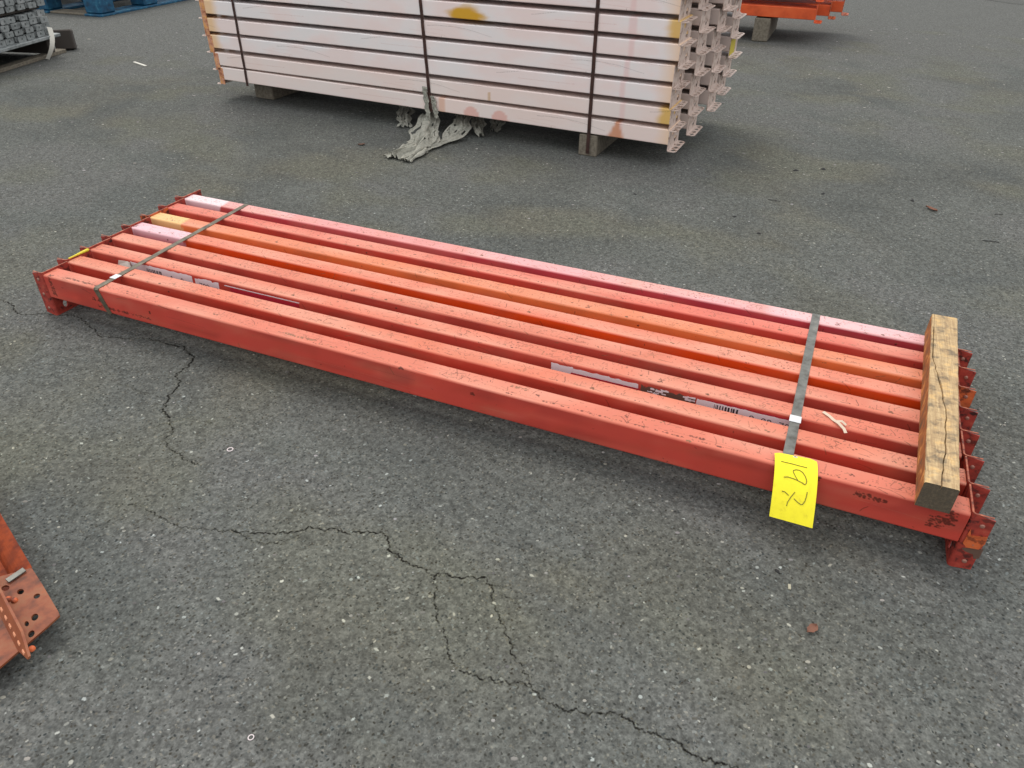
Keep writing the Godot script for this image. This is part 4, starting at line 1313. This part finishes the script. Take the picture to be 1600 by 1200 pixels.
func grey_stack() -> void:
	# short steel channels whose ends face the yard
	var turn := -0.12
	var b := Basis(Vector3.UP, turn)
	var origin := Vector3(-4.985, 0.0, -8.66)    # right-hand bottom of the end face
	var protos := []
	rng.seed = 91
	var g := G.new()
	# a closed end with a bolt hole, folded edges and the channel behind
	var map := func(p: Vector2, t: float) -> Vector3: return Vector3(t, p.y, p.x)
	g.sheet([[Rect2(-0.058, 0.0, 0.116, 0.052), [Vector2(0.004, 0.027), 0.011, 0.011]]], Rect2(-0.058, 0.0, 0.116, 0.052), 0.005, map, Color.WHITE, 0.003)
	var endm := g.mesh()
	var ch := G.new()
	ch.box(Vector3(-1.125, 0.026, 0.0), Vector3(2.19, 0.049, 0.108), 0.005)
	var chm := ch.mesh()
	for c in 8:
		for k in 9:
			var y := 0.232 + 0.0605 * k + (0.030 if k > 3 else 0.0) + rng.randfn() * 0.002
			if c == 0 and k == 0: pass
			var at := origin + b * Vector3(rng.randf_range(-0.016, 0.012), 0, 0.065 + 0.148 * c + rng.randf_range(-0.014, 0.014) + (0.03 if (k / 2) % 2 == 1 else 0.0))
			at.y = y
			var o := thing("steel_channel", "grey channel end, %s, %s column from the right, far left stack" % [ordinal(k) + (" row" if k == 0 else " row up"), ["first", "second", "third", "fourth", "fifth", "sixth", "seventh", "eighth"][c]], "channel", at, turn + rng.randfn() * 0.012, "grey steel channels stacked at the far left")
			o.rotation.x = rng.randfn() * 0.02
			obj("end_cap", endm, M.grey_steel, o)
			obj("channel_body", chm, M.grey_steel, o)
	# slats between the layers
	var sl := G.new()
	sl.box(Vector3(-1.0, 0.488, 0.60), Vector3(1.9, 0.024, 1.14), 0.003)
	single("spacer_board", sl.mesh(), M.wood_dark, "dark spacer board between the layers of grey channels", "board", origin, turn)
	var pl := thing("steel_pallet", "low pallet under the grey channels with pale front rail and brown runner", "pallet", origin, turn)
	var p1 := G.new(); p1.box(Vector3(-0.55, 0.213, 0.62), Vector3(1.2, 0.030, 1.30), 0.004)
	obj("deck_board", p1.mesh(), M.grey_steel, pl)
	for z in [0.02, 1.2]:
		var p2 := G.new(); p2.box(Vector3(-0.62, 0.115, z), Vector3(1.1, 0.165, 0.10), 0.006)
		obj("post", p2.mesh(), M.wood_dark, pl)
	var p3 := G.new(); p3.box(Vector3(-0.12, 0.018, 0.55), Vector3(0.11, 0.036, 1.5), 0.004)
	obj("runner", p3.mesh(), M.wood_grey, pl)
	var p4 := G.new(); p4.box(Vector3(-0.9, 0.018, 0.55), Vector3(0.11, 0.036, 1.5), 0.004)
	obj("runner", p4.mesh(), M.wood_grey, pl)
	var bk := G.new(); bk.box(Vector3(0, 0.105, 0), Vector3(0.20, 0.20, 0.16), 0.012, Color.WHITE, Basis(Vector3.UP, 0.5) * Basis(Vector3.RIGHT, -0.12))
	single("dark_block", bk.mesh(), M.wood_dark, "dark stained wooden block at the right corner of the grey stack", "block", Vector3(-5.10, 0.0, -9.02), turn)
	# white strapping hanging down at the corner
	var s := G.new()
	var path := PackedVector3Array()
	for t in 13:
		var a := t / 12.0
		path.append(Vector3(-4.97 + 0.05 * sin(a * PI) - 0.05 * a, 0.30 - 0.292 * a, -8.58 + 0.06 * sin(a * 2.6) + 0.10 * a * a))
	s.ribbon(path, Vector3(0.35, 0.0, -0.94).normalized(), 0.055, 0.002)
	single("white_webbing", s.mesh(), M.dull_white, "loose white strapping hanging at the corner of the grey stack", "strap")

func blue_pallet() -> void:
	var o := thing("blue_pallet", "blue painted wooden pallet with worn corner blocks behind the grey stack", "pallet", Vector3(-5.74, 0, -11.25), -0.30)
	# node axes: -x runs along the left edge, -z along the right edge
	for xi in 3:
		for zi in 3:
			var g := G.new()
			g.box(Vector3(-0.15 - 0.92 * xi, 0.175, -0.16 - 0.88 * zi), Vector3(0.27, 0.29, 0.29), 0.02)
			obj("corner_block", g.mesh(), M.blue_paint, o)
	for xi in 3:
		var g := G.new()
		g.box(Vector3(-0.145 - 0.92 * xi, 0.015, -1.04), Vector3(0.29, 0.03, 2.1), 0.006)
		obj("base_board", g.mesh(), M.blue_paint, o)
	for zi in 3:
		var g := G.new()
		g.box(Vector3(-1.07, 0.336, -0.16 - 0.88 * zi), Vector3(2.13, 0.03, 0.30), 0.006)
		obj("stringer_board", g.mesh(), M.blue_paint, o)
	for k in 9:
		var g := G.new()
		g.box(Vector3(-0.1 - 0.24 * k, 0.366, -1.04), Vector3(0.17, 0.028, 2.1), 0.005)
		obj("deck_board", g.mesh(), M.blue_paint, o)
	var b2 := G.new(); b2.box(Vector3(-1.07, 0.0135, -0.15), Vector3(1.5, 0.025, 0.24), 0.006)
	obj("base_board", b2.mesh(), M.wood_grey, o)

# ---------------------------------------------------------------- upright at the lower left
func upright() -> void:
	# axes: x runs along the column towards the camera (0 at the near right corner), z across it to the left
	var d := Vector3(0.709, 0, 0.705)
	var o := thing("rack_upright", "rusty orange rack upright with punched holes lying at the lower left", "upright")
	o.transform = Transform3D(Basis(d, Vector3.UP, d.cross(Vector3.UP)), Vector3(-1.191, 0.0, -1.262))
	var H := 0.060
	# end plate: a trapezoid with punched holes; cells are laid out in its own skewed axes (s along, w across)
	var skew := func(p: Vector2, t: float) -> Vector3:
		var f := -p.x / 0.228
		return Vector3(lerpf(0.39 * p.y, -0.228 - 0.37 * p.y, f), H + t, p.y)
	var unskew := func(x: float, z: float) -> Vector2:
		return Vector2(-0.228 * (x - 0.39 * z) / (-0.228 - 0.76 * z), z)
	var g := G.new()
	var cells := []
	for row in [[0.0, 0.040, [[-0.111, 0.024, 0.011, 0.008]]], [0.040, 0.0605, [[-0.158, 0.051, 0.012, 0.008], [-0.040, 0.0505, 0.013, 0.0085]]], [0.0605, 0.090, [[-0.2003, 0.0765, 0.012, 0.009], [-0.032, 0.0725, 0.010, 0.005], [0.0104, 0.074, 0.011, 0.008]]]]:
		var hs := []
		for h in row[2]:
			var q: Vector2 = unskew.call(h[0], h[1])
			hs.append([q, h[2] * 0.8, h[3]])
		hs.sort_custom(func(m, n): return m[0].x < n[0].x)
		var left := -0.228
		for k in hs.size():
			var right: float = 0.0 if k == hs.size() - 1 else (hs[k][0].x + hs[k + 1][0].x) * 0.5
			cells.append([Rect2(left, row[0], right - left, row[1] - row[0]), hs[k]])
			left = right
	cells.append([Rect2(-0.228, 0.090, 0.228, 0.25), null])
	g.sheet(cells, Rect2(-0.228, 0, 0.228, 0.34), 0.006, skew, Color.WHITE, 0.004)
	obj("end_plate", g.mesh(), M.rust_orange, o)
	# the column: a channel that lies open side up, its near wall and its rolled edge
	var c := G.new()
	var cc := []
	for k in 10: cc.append([Rect2(-1.2 + 0.1 * k, 0.055, 0.1, 0.20), [Vector2(-1.152 + 0.1 * k, 0.108), 0.016, 0.010]])
	c.sheet(cc, Rect2(-1.2, 0.055, 1.0, 0.20), 0.005, func(p: Vector2, t: float) -> Vector3: return Vector3(p.x, 0.022 + t, p.y), Color.WHITE)
	var lip := func(p: Vector2, t: float) -> Vector3: return Vector3(p.x, 0.022 + 0.040 * sin(p.y) + t * 0.4, 0.055 - 0.052 * (1.0 - cos(p.y)) - t)
	var lc := []
	for k in 6: lc.append([Rect2(-1.2, k * PI / 12.0, 0.97, PI / 12.0), null])
	c.sheet(lc, Rect2(-1.2, 0, 0.97, PI * 0.5), 0.005, lip, Color.WHITE)
	c.box(Vector3(-0.68, 0.030, 0.004), Vector3(0.90, 0.056, 0.005), 0.001)
	c.box(Vector3(-0.13, 0.028, 0.20), Vector3(0.20, 0.054, 0.22), 0.003)
	obj("column", c.mesh(), M.rust_red, o)
	for k in 7:
		var tb := G.new()
		var x := -0.262 - 0.036 * k
		tb.box(Vector3(x, 0.049, 0.024), Vector3(0.016, 0.004, 0.007), 0.0015, Color.WHITE, Basis(Vector3.RIGHT, 0.9))
		obj("punched_tab", tb.mesh(), M.bare_orange, o)
	# flange rising from the end plate and leaning to the right
	var fl := G.new()
	var fm := func(p: Vector2, t: float) -> Vector3:
		return Vector3(p.x, H + 0.004 + p.y * 0.88, 0.112 - p.y * 0.42 + t)
	fl.sheet([[Rect2(-0.36, 0, 0.2, 0.058), null], [Rect2(-0.16, 0, 0.2, 0.058), null], [Rect2(0.04, 0, 0.095, 0.058), null]], Rect2(-0.36, 0, 0.495, 0.058), 0.006, fm, Color.WHITE, 0.05)
	obj("flange", fl.mesh(), M.rust_orange, o)
	for k in 6:
		var tb := G.new()
		tb.box(fm.call(Vector2(-0.10 + 0.036 * k, 0.026), 0.004), Vector3(0.016, 0.007, 0.003), 0.001, Color.WHITE, Basis(Vector3.RIGHT, -0.45))
		obj("punched_tab", tb.mesh(), M.bare_orange, o)
	for p in [Vector3(-0.150, H + 0.003, 0.082), Vector3(0.062, H + 0.003, 0.088), Vector3(-0.135, H + 0.003, 0.072)]:
		var bt := G.new(); bt.dome(p, Vector3.UP, 0.009, 0.010)
		obj("bolt", bt.mesh(), M.dirty_orange, o)
	var gr := G.new()
	gr.box(Vector3(-0.222, H + 0.010, 0.042), Vector3(0.016, 0.004, 0.050), 0.001, Color.WHITE, Basis(Vector3.UP, 0.25) * Basis(Vector3.FORWARD, 0.25))
	obj("grey_plate", gr.mesh(), M.strap_steel, o)

# ---------------------------------------------------------------- litter
func leaf(w: float, l: float, curl: float, seed_: int) -> ArrayMesh:
	var g := G.new()
	rng.seed = seed_
	for a in 9:
		var t := a / 8.0
		var hw := w * pow(sin(PI * clampf(t * 0.94 + 0.03, 0.0, 1.0)), 0.8) * rng.randf_range(0.75, 1.15)
		for b in 5:
			var s := b / 2.0 - 1.0
			g.vert(Vector3((t - 0.5) * l, 0.001 + curl * (absf(s) * 0.7 + 0.6 * absf(t - 0.4)) + rng.randf() * curl * 0.25, s * hw), Vector3.UP)
	for a in 8:
		for b in 4:
			var q := a * 5 + b
			g.i.append_array([q, q + 5, q + 6, q, q + 6, q + 1])
	g.smooth()
	var up := 0.0
	for v in g.n: up += v.y
	if up < 0:
		for k in g.n.size(): g.n[k] = -g.n[k]
		for k in range(0, g.i.size(), 3):
			var sw := g.i[k + 1]; g.i[k + 1] = g.i[k + 2]; g.i[k + 2] = sw
	return g.mesh()

func ring_mesh(r: float, t: float) -> ArrayMesh:
	var g := G.new()
	var p := PackedVector3Array()
	for k in 21: p.append(Vector3(cos(TAU * k / 20.0) * r, t, sin(TAU * k / 20.0) * r))
	g.tube(p, t, 6)
	return g.mesh()

func litter() -> void:
	single("dry_leaf", leaf(0.013, 0.042, 0.009, 2), M.leaf_brown, "crumpled red brown leaf on the asphalt in front of the right end", "leaf", Vector3(0.833, 0, -1.298), 0.6)
	single("dry_leaf", leaf(0.016, 0.085, 0.012, 3), M.leaf_brown, "thin curled reddish leaf on the open asphalt at the right", "leaf", Vector3(2.61, 0, -4.462), 2.0)
	single("dry_leaf", leaf(0.016, 0.055, 0.010, 4), M.torn_brown, "small orange brown leaf on the asphalt left of the rag", "leaf", Vector3(-1.163, 0, -5.616), 0.2)
	single("white_ring", ring_mesh(0.0098, 0.0022), M.ring_white, "small white ring lying below the left half of the red bundle", "ring", Vector3(-0.999, 0, -2.028))
	single("white_ring", ring_mesh(0.0065, 0.0016), M.ring_white, "tiny white ring near the bottom edge of the yard view", "ring", Vector3(-0.608, 0, -0.968))
	var st := G.new(); st.box(Vector3(0, 0.006, 0), Vector3(0.27, 0.010, 0.026), 0.002)
	single("wood_splinter", st.mesh(), M.dull_white, "pale wooden splinter on the asphalt between grey and white stacks", "splinter", Vector3(-3.965, 0, -8.29), -0.74)
	var ch := G.new(); ch.box(Vector3(0, 0.003, 0), Vector3(0.019, 0.004, 0.008), 0.0015)
	single("wood_chip", ch.mesh(), M.chip_pale, "pale wood chip in front of the yellow tag", "chip", Vector3(0.816, 0, -1.446), 1.3)
	rng.seed = 17
	var spots := [[0.799, -1.505, 0.013, "black pebble on the asphalt below the yellow tag"], [1.98, -5.18, 0.03, "flat black scrap near the right end of the white stack, left one"], [2.19, -5.22, 0.03, "flat black scrap near the right end of the white stack, right one"], [1.42, -4.05, 0.022, "dark pebble behind the middle of the red bundle"], [1.34, -4.30, 0.02, "dark pebble on the asphalt in front of the white stack's right corner"], [3.62, -4.85, 0.03, "thin black scrap near the right edge of the yard"], [2.02, -4.72, 0.022, "short black scrap on open asphalt, left of two dark flakes"], [2.56, -4.62, 0.025, "dark flake on the open asphalt above the red curled leaf"], [0.78, -4.66, 0.018, "dark flake in front of the right bearer of the white stack"]]
	for t in [[1.66, -4.58, 0.075, 0.5, "thin dark twig on the asphalt behind the right part of the bundle"], [2.73, -3.98, 0.085, 0.35, "thin dark twig on the asphalt near the right edge, beyond the timber"], [3.0, -4.40, 0.05, 0.1, "short dark twig on the asphalt right of the curled leaf"]]:
		var tw := G.new()
		tw.tube(PackedVector3Array([Vector3(-0.5, 0.003, 0) * t[2], Vector3(-0.1, 0.004 / t[2], 0.08) * t[2], Vector3(0.5, 0.003 / t[2], 0.0) * t[2]]), 0.0019, 5)
		single("twig", tw.mesh(), M.black_bit, t[4], "twig", Vector3(t[0], 0.001, t[1]), -t[3])
	rng.seed = 18
	for s in spots:
		var g := G.new()
		var pts := []
		var n := 9
		var cen := g.vert(Vector3(0, s[2] * 0.4, 0), Vector3.UP)
		var rr := []
		for k in n:
			var an := TAU * k / n
			var q: float = s[2] * 0.72 * rng.randf_range(0.6, 1.1)
			rr.append(g.vert(Vector3(cos(an) * q * 1.3, 0.0005, sin(an) * q * 0.75), Vector3(cos(an), 0.5, sin(an)).normalized()))
		for k in n: g.tri(cen, rr[k], rr[(k + 1) % n])
		single("black_scrap", g.mesh(), M.black_bit, s[3], "scrap", Vector3(s[0], 0, s[1]), rng.randf() * 3.0)

# ----------------------------------------------------------------
func _ready() -> void:
	var cam := Camera3D.new()
	cam.name = "camera"
	var p := deg_to_rad(33.937536); var ro := deg_to_rad(1.0136)
	p = deg_to_rad(34.5532); ro = deg_to_rad(0.86855)
	var fwd := Vector3(0, -sin(p), -cos(p)); var up := Vector3(0, cos(p), -sin(p))
	var rt := Vector3.RIGHT * cos(ro) + up * sin(ro)
	var u2 := -Vector3.RIGHT * sin(ro) + up * cos(ro)
	cam.transform = Transform3D(Basis(rt, u2, -fwd), Vector3(0, 1.7, 0))
	cam.fov = 54.835
	cam.near = 0.05; cam.far = 1000.0
	add_child(cam); cam.current = true

	var we := WorldEnvironment.new()
	we.name = "environment"
	var env := Environment.new()
	env.background_mode = Environment.BG_SKY
	var sky := Sky.new()
	var sm := ProceduralSkyMaterial.new()
	sm.sky_top_color = Color(0.99, 0.995, 1.0)
	sm.sky_horizon_color = Color(0.53, 0.54, 0.55)
	sm.sky_curve = 0.16
	sm.ground_horizon_color = Color(0.55, 0.55, 0.54)
	sm.ground_bottom_color = Color(0.30, 0.30, 0.29)
	sm.sun_angle_max = 1.0
	sm.energy_multiplier = 1.4
	sky.sky_material = sm
	env.sky = sky
	env.tonemap_mode = Environment.TONE_MAPPER_LINEAR
	env.tonemap_exposure = 1.0
	env.sdfgi_enabled = true; env.ssao_enabled = true; env.ssil_enabled = true
	we.environment = env
	add_child(we)

	var sun := DirectionalLight3D.new()
	sun.name = "sun"
	sun.light_energy = 0.48
	sun.light_color = Color(1.0, 0.98, 0.95)
	sun.light_angular_distance = 25.0
	sun.shadow_enabled = true
	sun.rotation = Vector3(deg_to_rad(-60), deg_to_rad(212), 0)
	add_child(sun)

	materials()
	ground()
	white_stack()
	orange_stack()
	grey_stack()
	blue_pallet()
	red_bundle()
	bundle_extras()
	upright()
	rag()
	litter()
